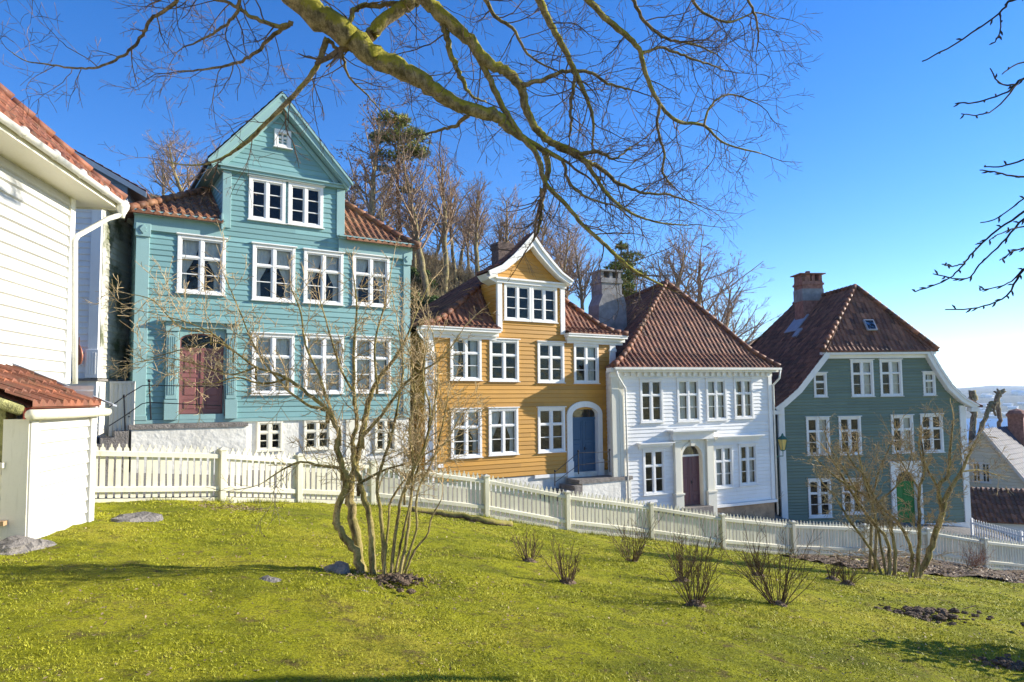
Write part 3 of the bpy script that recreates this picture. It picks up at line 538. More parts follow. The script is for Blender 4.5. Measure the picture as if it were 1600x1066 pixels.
# ---- yellow house
def yellow():
    fr=Frame(663.6,737.8,25.4,31); W,D=9.09,7.0; T=I4
    rt=fr.root('timber_house','ochre yellow clapboard house with small curved white gable and blue door','house','wooden houses along the street')
    wins=[([(703,524.8),(751.9,527.8),(751.5,594.6),(702.6,593.7)],'sides'),([(764.5,528.9),(810,532.3),(810,596.4),(763.8,595.3)],'none'),([(839.7,533.8),(880.9,536.3),(880.9,598.2),(838.8,597.6)],'none'),([(896,537.2),(934.5,538.3),(935,599.1),(896,598.7)],'right'),
     ([(703.7,639.2),(752.6,639.2),(751.9,714.9),(704.2,715.3)],'tied'),([(762.7,637.7),(809.3,637.7),(808.8,709.2),(763.4,712)],'tied'),([(839.2,636.5),(882,637.2),(882.4,705.2),(840.4,707.4)],'none')]
    R_=[rect(fr,q) for q,_ in wins]
    for r_,(q,st) in zip(R_,wins): window(rt,T,*r_,style=st)
    dd=rect(fr,[(787.5,442.2),(870.1,451.2),(869.2,505.2),(786.4,499.6)]); um=(dd[0]+dd[1])/2
    for a0,a1 in ((dd[0],um+.0),(um+.002,dd[1])): window(rt,T,a0,a1,dd[2],dd[3],style='none',c=.10,equal=True,cap=False)
    dr=rect(fr,[(893.3,636),(933.1,636),(933.1,737),(893.3,737)]); do=rect(fr,[(885,627),(939.9,627),(939.9,737),(885,737)])
    dl,dr_=fr.uv(775.8,437.7)[0],fr.uv(881,452.3)[0]; ztop=fr.uv(830,446)[1]-.02
    b=MB(); boards(b,-.42,ztop,lambda z:(.02,W-.02) if z<5.15 else (dl+.02,dr_-.02),[shrink(x) for x in R_+[dd]]+[(do[0]+.05,do[1]-.05,-1,do[3]-.35)],.172,.026); b.build('wall','yellow',rt)
    for x0,x1 in ((0,.36),(W-.33,W)): b=MB(); b.bbox(x0,x1,-.06,.05,-.42,4.70); b.bbox(x0-.03,x1+.03,-.09,.05,4.701,4.82); b.bbox(x0,x1,-.07,.05,4.821,5.1); b.build('corner_board','trim',rt)
    for x0,x1 in ((-.30,dl-.02),(dr_-.03,W+.42)):
        b=MB(); b.box(x0+.1,x1-.05,-.10,.03,5.0,5.12); b.box(x0+.05,x1,-.20,.03,5.121,5.26); b.box(x0,x1+.02,-.36,.03,5.261,5.36); b.box(x0-.02,x1+.04,-.40,.03,5.361,5.40); b.build('cornice','trim',rt)
    for x0,x1 in ((dl,dl+.22),(dr_-.22,dr_)): b=MB(); b.bbox(x0,x1,-.075,.05,5.35,ztop); b.build('corner_board','trim',rt)
    b=MB(); b.box(dl-.05,dr_+.05,-.12,.04,ztop+.001,ztop+.14); b.box(dl-.12,dr_+.12,-.2,.04,ztop+.141,ztop+.21); b.build('gable_moulding','trim',rt)
    b=MB(); b.bbox(4.8,do[0]-.02,-.06,.05,-.56,-.425); b.build('base_board','trim',rt)
    b=MB(); b.box(.03,W-.03,.03,.5,-3.9,-.44); b.box(.03,.5,.5,D,-3.9,-.1); b.box(W-.5,W-.03,.5,D,-3.9,-.1); b.build('foundation','rubble',rt)
    y=-.38; OL=[fr.uv(*p,y) for p in [(763.4,423),(784.1,414),(802.1,398.3),(817.9,381.4),(833,364.5)]]; OR=[fr.uv(*p,y) for p in [(896,438.8),(878.7,425.3),(865.2,409.5),(849.4,389.3),(833,364.5)]]
    def inner(C,sx,wd=.36):
        o=[]
        for i,(x,z) in enumerate(C):
            a=C[max(i-1,0)]; c=C[min(i+1,len(C)-1)]; L=math.hypot(c[0]-a[0],c[1]-a[1]); nx,nz=(c[1]-a[1])/L,-abs(c[0]-a[0])/L; k=wd*(.6+.4*i/4); o.append((x+sx*abs(nx)*k,z+nz*k))
        o[-1]=(C[-1][0],C[-1][1]-wd*1.45); return o
    zg=ztop+.21
    for C,sx in ((OL,1),(OR,-1)):
        I_=inner(C,sx); b=MB(); b.strip(C,I_,y,y+.05); I2=inner(C,sx,.12); b.strip(C,I2,y-.05,y); b.strip([(q[0],q[1]+.03) for q in I_],[(q[0],q[1]-.02) for q in I_],y+.05,-.05); b.build('bargeboard','trim',rt)
        b=MB(); xs_=[abs(q[0]-C[0][0]) for q in C]; pr=[(a_,q[1]+.03) for a_,q in zip(xs_,C)]; am_=pr[-1][0]; roof_face(b,(C[0][0],y),(0,1),(sx,0),pr,lambda a:0,lambda a:1.05-.65*a/am_,n=4); b.add([(C[0][0],y+1.05,C[0][1]),(C[2][0],y+.73,C[2][1]),(C[-1][0],y+.4,C[-1][1]),(C[-1][0],y+2.2,C[0][1])],[(0,1,2,3)],.4); b.build('gable_roof','tile_dark',rt)
        b=MB(); xw=dl if sx==1 else dr_; P=[(C[0][0]+sx*.04,C[0][1]-.06),(C[0][0]+sx*.20,C[0][1]-.26),(xw,zg-.25),(xw,zg+.3),(C[1][0],C[1][1]-.12)]; b.prism(P,-.1,.66); b.build('side_cornice','trim',rt)
    IL,IR=inner(OL,1),inner(OR,-1)
    def cv(z):
        l=np.interp(z,[q[1] for q in IL],[q[0] for q in IL]); r=np.interp(z,[q[1] for q in IR],[q[0] for q in IR]); return (float(l)-.06,float(r)+.06)
    b=MB(); boards(b,zg,IL[-1][1],cv,(),.16,.02,0,-.05); b.build('gable_wall','yellow',rt)
    b=MB(Matrix.Translation((dl+.02,3.0,0))@Matrix.Rotation(-PI/2,4,'Z')); boards(b,5.0,ztop+.1,lambda z:(0,3.0)); b.build('gable_side_wall','yellow',rt)
    b=MB(Matrix.Translation((dr_-.02,0,0))@Matrix.Rotation(PI/2,4,'Z')); boards(b,5.0,ztop+.1,lambda z:(0,3.0)); b.build('gable_side_wall','yellow',rt)
    hiproof(rt,-.35,W+.45,-.38,D+.3,[(0,5.42),(.5,5.60),(.8,5.98),(1.22,6.55),(1.77,7.29),(2.88,8.7)],1.9,1.5,'tile_dark',(dl,dr_,99))
    shell(rt,W,D,-.42,5.3,'yellow'); b=MB(); b.box(.02,W-.02,.02,D,5.28,5.34); b.build('ceiling_slab','room',rt)
    # door
    b=MB(); zs=dr[3]-.32; arch_surround(b,do[0],do[1],-.62,do[3],dr[0],dr[1],zs,.32,-.09,.16,archtop=do[3]-zs); b.bbox(do[0]-.03,dr[0]+.01,-.13,.05,-.62,.05); b.bbox(dr[1]-.01,do[1]+.03,-.13,.05,-.62,.05); b.build('door_surround','trim',rt)
    door_leafs(rt,T,dr[0],dr[1],-.56,zs-.22,.15,'door_blue',panels=3); b=MB(); b.box(dr[0],dr[1],.12,.2,zs-.22,zs-.12); b.build('transom_bar','door_blue',rt); trans(rt,T,dr[0],dr[1],zs-.12,zs,.32,.17)
    # downpipe on the left corner
    p=[fr.uv(652,513,-.35),fr.uv(654,521,-.3),fr.uv(679,552,-.14),fr.uv(681,560,-.12),fr.uv(681,735,-.12)]; b=MB(); b.tube([(p[0][0],-.35,p[0][1]),(p[1][0],-.3,p[1][1]),(p[2][0],-.14,p[2][1]),(p[3][0],-.12,p[3][1]),(p[4][0],-.12,p[4][1])],.035,8); b.build('downpipe','gutter',rt,True)
    # chimney
    c=fr.loc(at(785,400,33.5)); b=MB(); zc=c.z; b.box(c.x-.42,c.x+.42,c.y-.35,c.y+.35,zc-4,zc+.25,.5)
    for k in range(5): b.box(c.x-.46-.03*(k%2),c.x+.46+.03*(k%2),c.y-.4,c.y+.4,zc+.25+.07*k,zc+.31+.07*k)
    b.build('chimney','darkbrick',rt)
    # steps before the door
    st=thing('stone_steps',fr.M@Vector((8,-.6,-.6)),'whitewashed rubble landing and stone steps under the blue door','steps',rot=fr.M.to_euler()); Q=Matrix.Translation((-8,.6,.6))
    b=MB(Q); b.box(do[0]-.1,W+.05,-1.0,-.10,-.78,-.63); b.build('slab','stone',st); b=MB(Q); b.box(do[0]+.1,W+.0,-.94,-.02,-3,-.781); b.build('base','rubble',st)
    for k in range(4): b=MB(Q); b.box(do[0]-.45-.35*k,do[0]-.1-.35*k,-1.15,-.1,-3,-.82-.18*k); b.build('step','stone',st)
    g=lambda px,py,d: tuple(fr.M@Vector((lambda q:(q[0],d,q[1]))(fr.uv(px,py,d))))
    d=-1.1; railing('stair_railing','thin iron railing on the landing in front of the blue door',[(g(904,741,d),g(903.5,707,d)),(g(953,738,d),g(952.5,705,d)),(g(867,760,d),g(867,738,d))],
      [[g(867,738,d),g(890,719,d),g(903,708,d),g(953,706,d)],[g(867,754,d),g(903,727,d),g(953,721,d)]])
    return fr
YE=yellow()
_b=MB(YE.M); _q=YE.uv(688,728,-.05); _b.bbox(_q[0]-.12,_q[0]+.12,-.12,-.05,_q[1]-.07,_q[1]+.07); tag(_b.build('meter_box','trim'),'little white box low on the left end of the yellow house wall','meter box')
# ---- white house
def white():
    fr=Frame(960.6,775,29,24,.5); W,D=8.85,10; T=I4
    rt=fr.root('timber_house','white clapboard house with steep hipped tile roof and porticoed plum door','house','wooden houses along the street')
    wins=[([(999.4,592.3),(1035.5,592.9),(1035.3,660.2),(999.8,659.8)],'none'),([(1056.2,592.3),(1092.3,591.7),(1093.7,658.4),(1058.6,658.8)],'full'),([(1101.6,592.3),(1135.6,591.7),(1133.9,656.1),(1104,657.4)],'full'),([(1145.9,591.9),(1175.2,591.2),(1176.8,653.6),(1146.9,654)],'sides'),
     ([(1002.9,702.1),(1038,701.1),(1040,771.2),(1006,773.3)],'none'),([(1112.9,697),(1143.2,695.9),(1147.3,760.9),(1117.4,763)],'full'),([(1152.5,694.9),(1180.3,692.8),(1184.5,756.8),(1155.6,758.9)],'sides')]
    R_=[rect(fr,q) for q,_ in wins]
    for r_,(q,st) in zip(R_,wins): window(rt,T,*r_,style=st)
    D0,D1=fr.uv(1064.5,740)[0],fr.uv(1096,740)[0]
    b=MB(); boards(b,-.78,5.0,lambda z:(.02,W-.02),[shrink(x) for x in R_]+[(D0-.06,D1+.06,-2,1.9)],.17,.026); b.build('wall','white',rt)
    b=MB(); b.bbox(-.1,.26,-.10,.05,-1.5,5.0); b.bbox(.28,.52,-.08,.05,-1.5,5.0); b.build('corner_board','creamtrim',rt)
    b=MB(); b.bbox(W-.22,W,-.07,.05,-.78,5.0); b.build('corner_board','trim',rt)
    b=MB(); b.box(-.1,W+.05,-.05,.05,5.001,5.38); 
    b.box(-.25,W+.22,-.30,.04,5.20,5.38)
    for k in range(26): x=.2+k*(W-.4)/25.5; b.box(x,x+.16,-.16,-.05,5.03,5.19)
    b.build('cornice','trim',rt)
    b=MB(); b.box(4.9,W,-.16,.03,-.90,-.785); b.build('base_board','trim',rt)
    b=MB(); b.box(.02,W-.02,.02,.5,-3.6,-.79); b.box(.02,.5,.5,D,-3.6,0); b.box(W-.5,W-.02,.5,D,-4,-.79); b.build('foundation','plinth',rt)
    SK=.25; x0,x1=-.12,W+.28; s=(x1-x0)/3.5; kl=s*.59; kr=s-kl
    hiproof(rt,x0,x1,-.34,D,[(0,5.40),(.76,6.08),(1.3,6.82),(1.93,7.72),(2.76,8.82),(3.5,9.78)],kl,kr,'tile_dark',tw=.25,backhip=False,skew=SK)
    for xx in (0,W):
        b=MB(Matrix.Translation((xx,0,0))@Matrix.Rotation(math.atan2(1,SK),4,'Z')); boards(b,-.78,5.3,lambda z:(0,D)) if xx else boards(b,-.78,5.3,lambda z:(0,D),(),.17,-.02); b.build('side_wall','white',rt)
    b=MB(); b.box(.3,W-.02,.05,D,5.2,5.3); b.build('ceiling_slab','room',rt)
    b=MB(); b.box(x0,x1,-.46,-.34,5.30,5.40); b.build('gutter','gutter',rt)
    b=MB(); b.tube([(x0+.1,-.4,5.3),(x0+.15,-.38,5.05),(.55,-.16,4.5),(.56,-.14,4.2),(.58,-.14,-1.0)],.042,8); b.build('downpipe','gutter',rt,True)
    b=MB(); b.tube([(x1-.05,-.4,5.3),(x1-.08,-.36,4.9),(W+.06,-.1,4.6),(W+.05,-.1,4.3),(W+.05,-.1,-1.5)],.042,8); b.build('downpipe','gutter',rt,True)
    # portico
    def U(px,py): return fr.uv(px,py)
    p0,p1=U(1039,672.2)[0]+.25,U(1116.4,671.2)[0]-.25; b=MB(); cornice(b,p0-.18,p1+.18,2.66,[(.50,.07)]); cornice(b,p0-.08,p1+.08,2.59,[(.38,.08)]); cornice(b,p0,p1,2.51,[(.24,.30)]); 
    for i in range(5): b.box(p0+.02+i*.06,p1-.02-i*.06,-.24+.02*i,-.2+.02*i,2.661+.012*i,2.672+.012*i)
    b.build('portico_cornice','trim',rt)
    cL=(U(1051,700)[0],U(1060,700)[0]); cR=(U(1101,700)[0],U(1111,700)[0])
    for a0,a1 in (cL,cR):
        a1=max(a1,a0+.3); b=MB(); b.bbox(a0,a1,-.17,.02,-.1,2.1); b.bbox(a0-.04,a1+.04,-.21,.02,2.101,2.21); b.bbox(a0-.06,a1+.06,-.24,.02,-1.25,-.182); b.bbox(a0-.09,a1+.09,-.28,.02,-.181,-.10); b.build('column','creamtrim',rt)
    for a0,a1,z in ((U(999,690)[0]-.15,cL[0]-.1,2.16),(cR[1]+.12,U(1190,684)[0]-.1,2.30)): b=MB(); cornice(b,a0,a1,z,[(.34,.05)]); cornice(b,a0+.05,a1-.05,z-.05,[(.24,.10)]); cornice(b,a0+.08,a1-.08,z-.15,[(.07,.12)]); b.build('window_hood','trim',rt)
    b=MB(); zs=1.42; rise=(D1-D0)/2*1.0; arch_surround(b,cL[1]+.0,cR[0]-.0,-1.2,2.22,D0,D1,zs,rise,-.06,.16); A=arch_pts(D0-.12,D1+.12,zs,rise+.12); B=arch_pts(D0,D1,zs,rise); b.strip(A,B,-.11,-.06); b.bbox(D0-.12,D0,-.11,-.06,-1.2,zs); b.bbox(D1,D1+.12,-.11,-.06,-1.2,zs)
    xm=(D0+D1)/2; b.prism([(xm-.1,zs+rise-.05),(xm+.1,zs+rise-.05),(xm+.14,zs+rise+.24),(xm-.14,zs+rise+.24)],-.16,-.06); b.build('door_surround','creamtrim',rt)
    door_leafs(rt,T,D0,D1,-.72,zs+.02,.15,'door_plum'); b=MB(); b.box(D0,D1,.12,.2,zs+.02,zs+.1); b.build('transom_bar','trim',rt); trans(rt,T,D0,D1,zs+.1,zs+.101,rise-.1,.17)
    b=MB(); b.box(D0-.2,D1+.2,-.5,.3,-2.2,-.73); b.build('door_step','stone',rt)
    # chimney
    c=fr.loc(at(948,470,34.)); b=MB(); z=c.z; zt=fr.loc(at(948,437,34.)).z; hw=.58
    b.box(c.x-hw,c.x+hw,c.y-.5,c.y+.5,z-3,zt,.5); b.box(c.x-hw-.05,c.x+hw+.05,c.y-.55,c.y+.55,zt-.25,zt-.1,.5); b.prism([(c.x-hw-.35,z-3),(c.x+hw+.2,z-3),(c.x+hw+.15,z-.2),(c.x+hw,z+.25),(c.x-hw,z+.25),(c.x-hw-.25,z-.3)],c.y-.62,c.y+.4)
    for dx in (-hw+.08,0,hw-.08): b.box(c.x+dx-.08,c.x+dx+.08,c.y-.45,c.y+.45,zt+.001,zt+.32)
    b.box(c.x-hw-.06,c.x+hw+.06,c.y-.55,c.y+.55,zt+.321,zt+.40); b.build('chimney','render',rt)
    return fr
WH=white()
# ---- green house
def green():
    fr=Frame(1221.5,805.5,34,5,.4); W=9.85; T=I4
    rt=fr.root('timber_house','grey-green clapboard house with half-hipped tile gable and green arched door','house','wooden houses along the street')
    a=fr.I.to_3x3()@ray(1242.5,488.8); p0=fr.I@Vector((0,0,0)); tt=(5.5-p0.x)/a.x; D=min(13,max(8,(p0+a*tt).y+2.2))
    wins=[([(1328.6,563),(1364.1,562.2),(1364.9,619.4),(1330,619.9)],'right'),([(1374,562.2),(1408.9,561.6),(1409.4,618.6),(1375.3,619.1)],'right'),([(1259,652.4),(1295.7,651.5),(1296.6,710.6),(1260.5,711.5)],'right'),([(1310,651.5),(1344.6,650.9),(1346,709.4),(1311,711)],'none'),
     ([(1391.1,649.4),(1426.2,648.8),(1427.7,707),(1394.1,708.5)],'right'),([(1437.6,647.6),(1472.7,647),(1473.6,706.4),(1439,707)],'none'),([(1261.4,749),(1297.5,748.5),(1299.6,806.7),(1263.5,809.7)],'none'),([(1313,749),(1347,748),(1349.7,802.5),(1317.5,803.7)],'none')]
    R_=[rect(fr,q) for q,_ in wins]
    for r_,(q,st) in zip(R_,wins): window(rt,T,*r_,style=st)
    S_=[rect(fr,[(1270.8,582.8),(1291.2,582.8),(1292,620.2),(1271.4,620.2)]),rect(fr,[(1441,581.7),(1460.6,581.2),(1461.7,617.5),(1442.5,618)])]
    for r_,st in zip(S_,('none','full')): window(rt,T,*r_,style=st,cols=1,equal=False,c=.09)
    LL=[(-.30,5.28),(.09,5.55),(.89,6.2),(1.85,7.32),(2.45,8.02)]; RR=[(10.45,5.26),(9.74,5.65),(9.10,6.25),(8.52,7.13),(8.02,8.02)]
    def outl(z):
        if z<5.4: return (.02,W-.02)
        return (max(.02,float(np.interp(z,[q[1] for q in LL],[q[0] for q in LL]))),min(W-.02,float(np.interp(z,[q[1] for q in RR],[q[0] for q in RR]))))
    q0=fr.uv(1389.6,723.5); q1=fr.uv(1437.6,723.5); i0=fr.uv(1399.5,780)[0]; i1=fr.uv(1431,780)[0]
    b=MB(); boards(b,-.6,8.0,outl,[shrink(x) for x in R_+S_]+[(q0[0]+.1,q1[0]-.1,-2,q0[1]-.1)],.15,.04,bev=.30,bd=.035); b.build('wall','green',rt)
    for x0,x1 in ((-.02,.30),(W-.30,W+.02)): b=MB(); b.bbox(x0,x1,-.08,.05,-.62,5.25); b.build('corner_board','trim',rt)
    def inn(C,sx,wd): return [(x+sx*wd*.75,z-wd*.62) for x,z in C]
    for C,sx in ((LL,1),(RR,-1)):
        b=MB(); b.strip(C,inn(C,sx,.30),-.30,-.24); b.strip(C,inn(C,sx,.10),-.34,-.30); I_=inn(C,sx,.30); b.strip([(x,z+.04) for x,z in I_],[(x,z-.02) for x,z in I_],-.24,.0); e=C[0]; b.bbox(min(e[0],e[0]+sx*.45),max(e[0],e[0]+sx*.45),-.3,.02,e[1]-.32,e[1]-.12); b.build('bargeboard','trim',rt)
    b=MB(); b.box(2.3,8.25,-.32,.02,7.88,8.02); b.box(2.5,8.05,-.12,.02,7.70,7.879); b.build('cornice','trim',rt)
    xa=5.45; za=11.62; am=2.15; zz=8.04
    b=MB(); w0,w1=2.22,8.38; roof_face(b,(w0,-.34),(1,0),(0,1),[(0,zz),(.3,zz+.35),(am,za)],lambda a:(xa-w0)*a/am,lambda a:(w1-w0)-(w1-xa)*a/am,None,.24)
    def side(xe,prof,sx):
        xk=[p[0] for p in prof]; zk=[p[1] for p in prof]
        def lf(a): z_=float(np.interp(a,xk,zk)); return 0 if z_<zz else (z_-zz)/(za-zz)*am
        roof_face(b,(xe,-.34),(0,1),(sx,0),prof,lf,lambda a:D+.3-lf(a),None,.24,n=5)
    side(-.38,[(0,5.22),(.45,5.52),(1.27,6.18),(2.23,7.3),(2.83,8.02),(xa+.38,za)],1); side(10.6,[(0,5.2),(.86,5.62),(1.5,6.22),(2.08,7.1),(2.6,8.02),(10.6-xa,za)],-1)
    roof_face(b,(w0,D-.04),(1,0),(0,-1),[(0,zz),(am,za)],lambda a:(xa-w0)*a/am,lambda a:(w1-w0)-(w1-xa)*a/am,None,.5,n=2)
    r_=b.build('roof','tile_dark',rt); hipcap(r_,[(w0,-.34,zz+.05),(xa,-.34+am,za+.06)],mat='tile_dark'); hipcap(r_,[(w1,-.34,zz+.05),(xa,-.34+am,za+.06)],mat='tile_dark'); hipcap(r_,[(xa,-.34+am,za+.04),(xa,D-am,za+.04)],mat='tile_dark')
    shell(rt,W,D,-.6,5.3,'dkgreen',back=False); b=MB(Matrix.Translation((W,D,0))@Matrix.Rotation(PI,4,'Z')); boards(b,-.6,8.0,lambda z:(W-outl(z)[1],W-outl(z)[0])); b.build('wall','green',rt)
    b=MB(); b.box(.3,W-.3,.3,D,5.35,5.42); b.build('ceiling_slab','room',rt)
    b=MB(); b.box(0,W,.0,.5,-3.2,-.62); b.box(6.9,W+.02,-.05,.2,-1.6,-.61); b.build('foundation','trim',rt)
    # door
    b=MB(); zs=1.5; arch_surround(b,q0[0],q1[0],-.75,q0[1],i0,i1,zs,(i1-i0)/2,-.10,.14); b.bbox(q0[0]-.08,q1[0]+.08,-.2,.02,q0[1]+.001,q0[1]+.08); b.build('door_surround','trim',rt)
    door_leafs(rt,T,i0,i1,-.72,zs,.12,'door_green'); trans(rt,T,i0,i1,zs,zs+.001,(i1-i0)/2,.14)
    b=MB(); b.box(q0[0],q1[0],-.5,.2,-1.6,-.73); b.build('door_step','stone',rt)
    # skylights
    def onface(px,py):
        a=fr.I.to_3x3()@ray(px,py); s_=(za-zz)/am; t_=(zz+s_*(-(-.34)) - p0.z + 0 + s_*p0.y)/(a.z-s_*a.y); return p0+a*t_
    c=onface(1359,509); sl_=math.atan2(za-zz,am); b=MB(Matrix.Translation(c)@Matrix.Rotation(sl_,4,'X')); b.box(-.27,.27,-.33,.33,.0,.10); k=b.build('skylight','lead',rt); b=MB(Matrix.Translation(c)@Matrix.Rotation(sl_,4,'X')); b.box(-.21,.21,-.27,.27,.101,.105); b.build('pane','glass',k)
    sA=math.atan2(za-8.02,xa-2.45); a=fr.I.to_3x3()@ray(1247,521); t_=(8.02-p0.z+math.tan(sA)*(p0.x-2.45))/(a.z-math.tan(sA)*a.x); c=p0+a*t_
    b=MB(Matrix.Translation(c)@Matrix.Rotation(-sA,4,'Y')); b.box(-.3,.3,-.25,.25,0,.1); b.build('skylight','lead',rt)
    # chimney
    a=fr.I.to_3x3()@ray(1264,480); t_=(4.85-p0.x)/a.x; c=p0+a*t_; zt=(p0+(fr.I.to_3x3()@ray(1264,441))*t_).z; b=MB(); s_=.62
    b.box(c.x-s_,c.x+s_,c.y-.5,c.y+.5,c.z-2,zt,.5); b.box(c.x-s_-.06,c.x+s_+.06,c.y-.55,c.y+.55,zt-.22,zt-.10,.5)
    for dx in (-s_+.12,.1,s_-.08): b.box(c.x+dx-.1,c.x+dx+.08,c.y-.45,c.y+.45,zt+.001,zt+.40)
    b.box(c.x-s_,c.x-.1,c.y-.45,c.y+.45,zt+.001,zt+.40); b.box(c.x-s_-.16,c.x+s_+.16,c.y-.6,c.y+.6,zt+.401,zt+.46); b.box(c.x-.1,c.x+.1,c.y-.1,c.y+.1,zt+.461,zt+.66)
    ch=b.build('chimney','brick',rt); b=MB(); b.box(c.x-s_-.03,c.x+s_+.03,c.y-.53,c.y+.53,zt-1.15,zt-.45); b.build('render_band','render',ch)
    xf=c.x-s_-.05; zf=8.02+(za-8.02)/(xa-2.45)*(xf-2.45); b=MB(Matrix.Translation((xf,c.y,zf))@Matrix.Rotation(-sA,4,'Y')); b.box(-.75,.5,-.72,.72,.05,.11); b.build('flashing','lead',ch)
    return fr
GR=green()
# ---- street lamp on the white house corner
def lamp():
    p=at(1223,694,32.6); w_=at(1206,713,32.55); t=thing('street_lamp',w_,'green wall lantern with amber glass on the corner of the white house','street lamp')
    a=p-w_; b=MB(); b.tube([(0,0,0),(a.x,a.y,0),(a.x,a.y,a.z-.32)],.022,6); b.tube([(.03,0,-.12),(a.x*.3,a.y*.3,-.14),(a.x*.55,a.y*.55,-.02)],.014,5); b.box(-.03,.03,-.05,.05,-.18,.12); b.build('bracket','lampgreen',t)
    b=MB(); b.lathe([(.02,-.34),(.11,-.30),(.13,-.29),(.13,-.27)],tuple(a),6); b.lathe([(.245,.22),(.24,.25),(.12,.36),(.06,.40),(.05,.46),(.0,.52)],tuple(a),6)
    for k in range(6):
        q=2*PI*k/6; b.tube([(a.x+.125*math.cos(q),a.y+.125*math.sin(q),a.z-.28),(a.x+.235*math.cos(q),a.y+.235*math.sin(q),a.z+.23)],.012,4)
    b.build('frame','lampgreen',t); b=MB(); b.lathe([(.115,-.27),(.225,.22)],tuple(a),6); b.build('lantern_glass','amber',t)
lamp()
# ---- left white house A, annex B, shed
XA=Vector((-.166,.986,0)); YA=math.degrees(math.atan2(.986,-.166))
def houseA():
    Yc=13.3; c=at(104,600,Yc); L=14.0; z0=c.z; o=c-XA*L; fr=Frame(o=o,yaw=YA); T=I4; D=7; ze=at(100,313.5,Yc).z-z0+.02
    rt=fr.root('timber_house','nearest bright white clapboard house at the left with orange tile eave and gutter','house','wooden houses along the street')
    b=MB(); boards(b,0,ze,lambda z:(.02,L-.02),(),.205,.05,bev=.10,bd=.045); b.build('wall','nearwhite',rt)
    b=MB(); b.bbox(L-.16,L+.02,-.06,.06,0,ze); b.build('corner_board','trim',rt)
    shell(rt,L,D,0,ze,'white',left=False,bh=.205)
    b=MB(); b.box(.02,L-.05,.02,D,-3.2,-.001); b.build('foundation','rubble',rt)
    ov=.62; b=MB(); b.box(-.4,L+ov,-ov,.02,ze,ze+.04); b.box(L,L+ov,.02,D,ze,ze+.04); b.box(-.4,L+ov+.02,-ov-.02,-ov+.02,ze-.02,ze+.14); b.box(L+ov-.02,L+ov+.02,-ov,D,ze-.02,ze+.14); b.build('soffit','creamtrim',rt)
    x0,x1,y0,y1=-.5,L+ov+.08,-ov-.08,D+.6; pr=[(0,ze+.19),(.5,ze+.60),(3.9,ze+4.1)]; hiproof(rt,x0,x1,y0,y1,pr,0.0001,1,'tile_orange',tw=.25,cap=.09)
    b=MB(); r=.075; zz=ze+.115
    pts=[]; n=9
    for xa_ in (x0,x1+.03): pts+= [(xa_,-ov-.10+r*math.cos(PI+PI*i/(n-1)),zz+r*math.sin(PI+PI*i/(n-1))) for i in range(n)]
    b.add(pts,[(i,i+1,n+i+1,n+i) for i in range(n-1)]+[tuple(range(n,2*n))])
    for k in range(16): x=x0+.4+k*.98; b.tube([(x,-ov-.10,zz),(x+.05,-ov-.10,zz)],r+.012,10)
    b.build('gutter','gutter',rt,True)
    def P(px,py,y): q=fr.uv(px,py,y); return (q[0],y,q[1])
    b=MB(); b.lathe([(.13,.0),(.13,-.10),(.06,-.24),(.05,-.3)],(L+ov-.1,-ov-.10,zz-.02),10); b.tube([(L+ov-.1,-ov-.1,zz-.25),(L+ov-.25,-ov+.1,zz-.38),P(122,368,-.10),P(117,376,-.10),P(117,600,-.10)],.052,10); b.build('downpipe','gutter',rt,True)
    return fr,z0
HA,zA=houseA()
def houseB():
    cR=Vector((-.606*19.3,19.3,0)); yaw=math.degrees(math.atan2(.166,.986)); W=7; zb=at(140,592,19.3).z; zt=at(153,318,19.3).z; u=Vector((.986,.166,0)); o=cR-u*W; o.z=zb; fr=Frame(o=o,yaw=yaw); D=6; H=zt-zb
    rt=fr.root('timber_house','white clapboard house corner with mossy shaded side wall beside the turquoise house','house','wooden houses along the street')
    b=MB(); boards(b,0,H,lambda z:(.02,W-.2),(),.175,.03); b.build('wall','white',rt)
    b=MB(); b.bbox(W-.27,W,-.09,.03,.02,H); b.bbox(W-.31,W+.03,-.13,.03,.02,.82)
    for k in range(4): b.box(W-.27+.07*k,W-.245+.07*k,-.145,-.13,.12,.74)
    b.build('corner_pilaster','trim',rt)
    b=MB(TR(W)); boards(b,.02,H,lambda z:(0,D),(),.175,.028); b.bbox(0,.2,-.03,.02,.02,H); b.build('side_wall','moldy_shade',rt)
    b=MB(); b.box(-.1,W+.06,-.2,D,-.06,.0); b.build('ledge','stone',rt); b=MB(); b.box(0,W,-.12,D,-3.5,-.061); b.build('foundation','rubble',rt)
    b=MB(); b.box(-.1,W+.38,-.3,.02,H,H+.14); b.box(W,W+.38,.02,D,H,H+.14); b.box(W+.02,W+.24,.02,D,H-.12,H-.001); b.build('cornice','creamtrim',rt)
    b=MB(); b.tube([(W+.46,-.35,H+.12),(W+.46,D,H+.12)],.075,10); b.build('gutter','gutter',rt,True)
    hiproof(rt,-.4,W+.45,-.4,D+.4,[(0,H+.17),(2.6,H+1.55)],1,1,'tile_dark')
    t=fr.M@Vector((W-1.0,-.1,.9)); q=at(123,553,19.05); t=q; k=MB(); k.lathe([(.0,-.38),(.10,-.33),(.15,-.2),(.16,-.05),(.11,.14),(.06,.25),(.02,.30),(.02,.55)],(0,0,0),14); e=k.build('wall_ornament','copper',None,True); e.location=q; e.scale=(.8,.25,.85); tag(e,'rounded reddish copper ornament hanging by the fluted corner pilaster','ornament')
houseB()
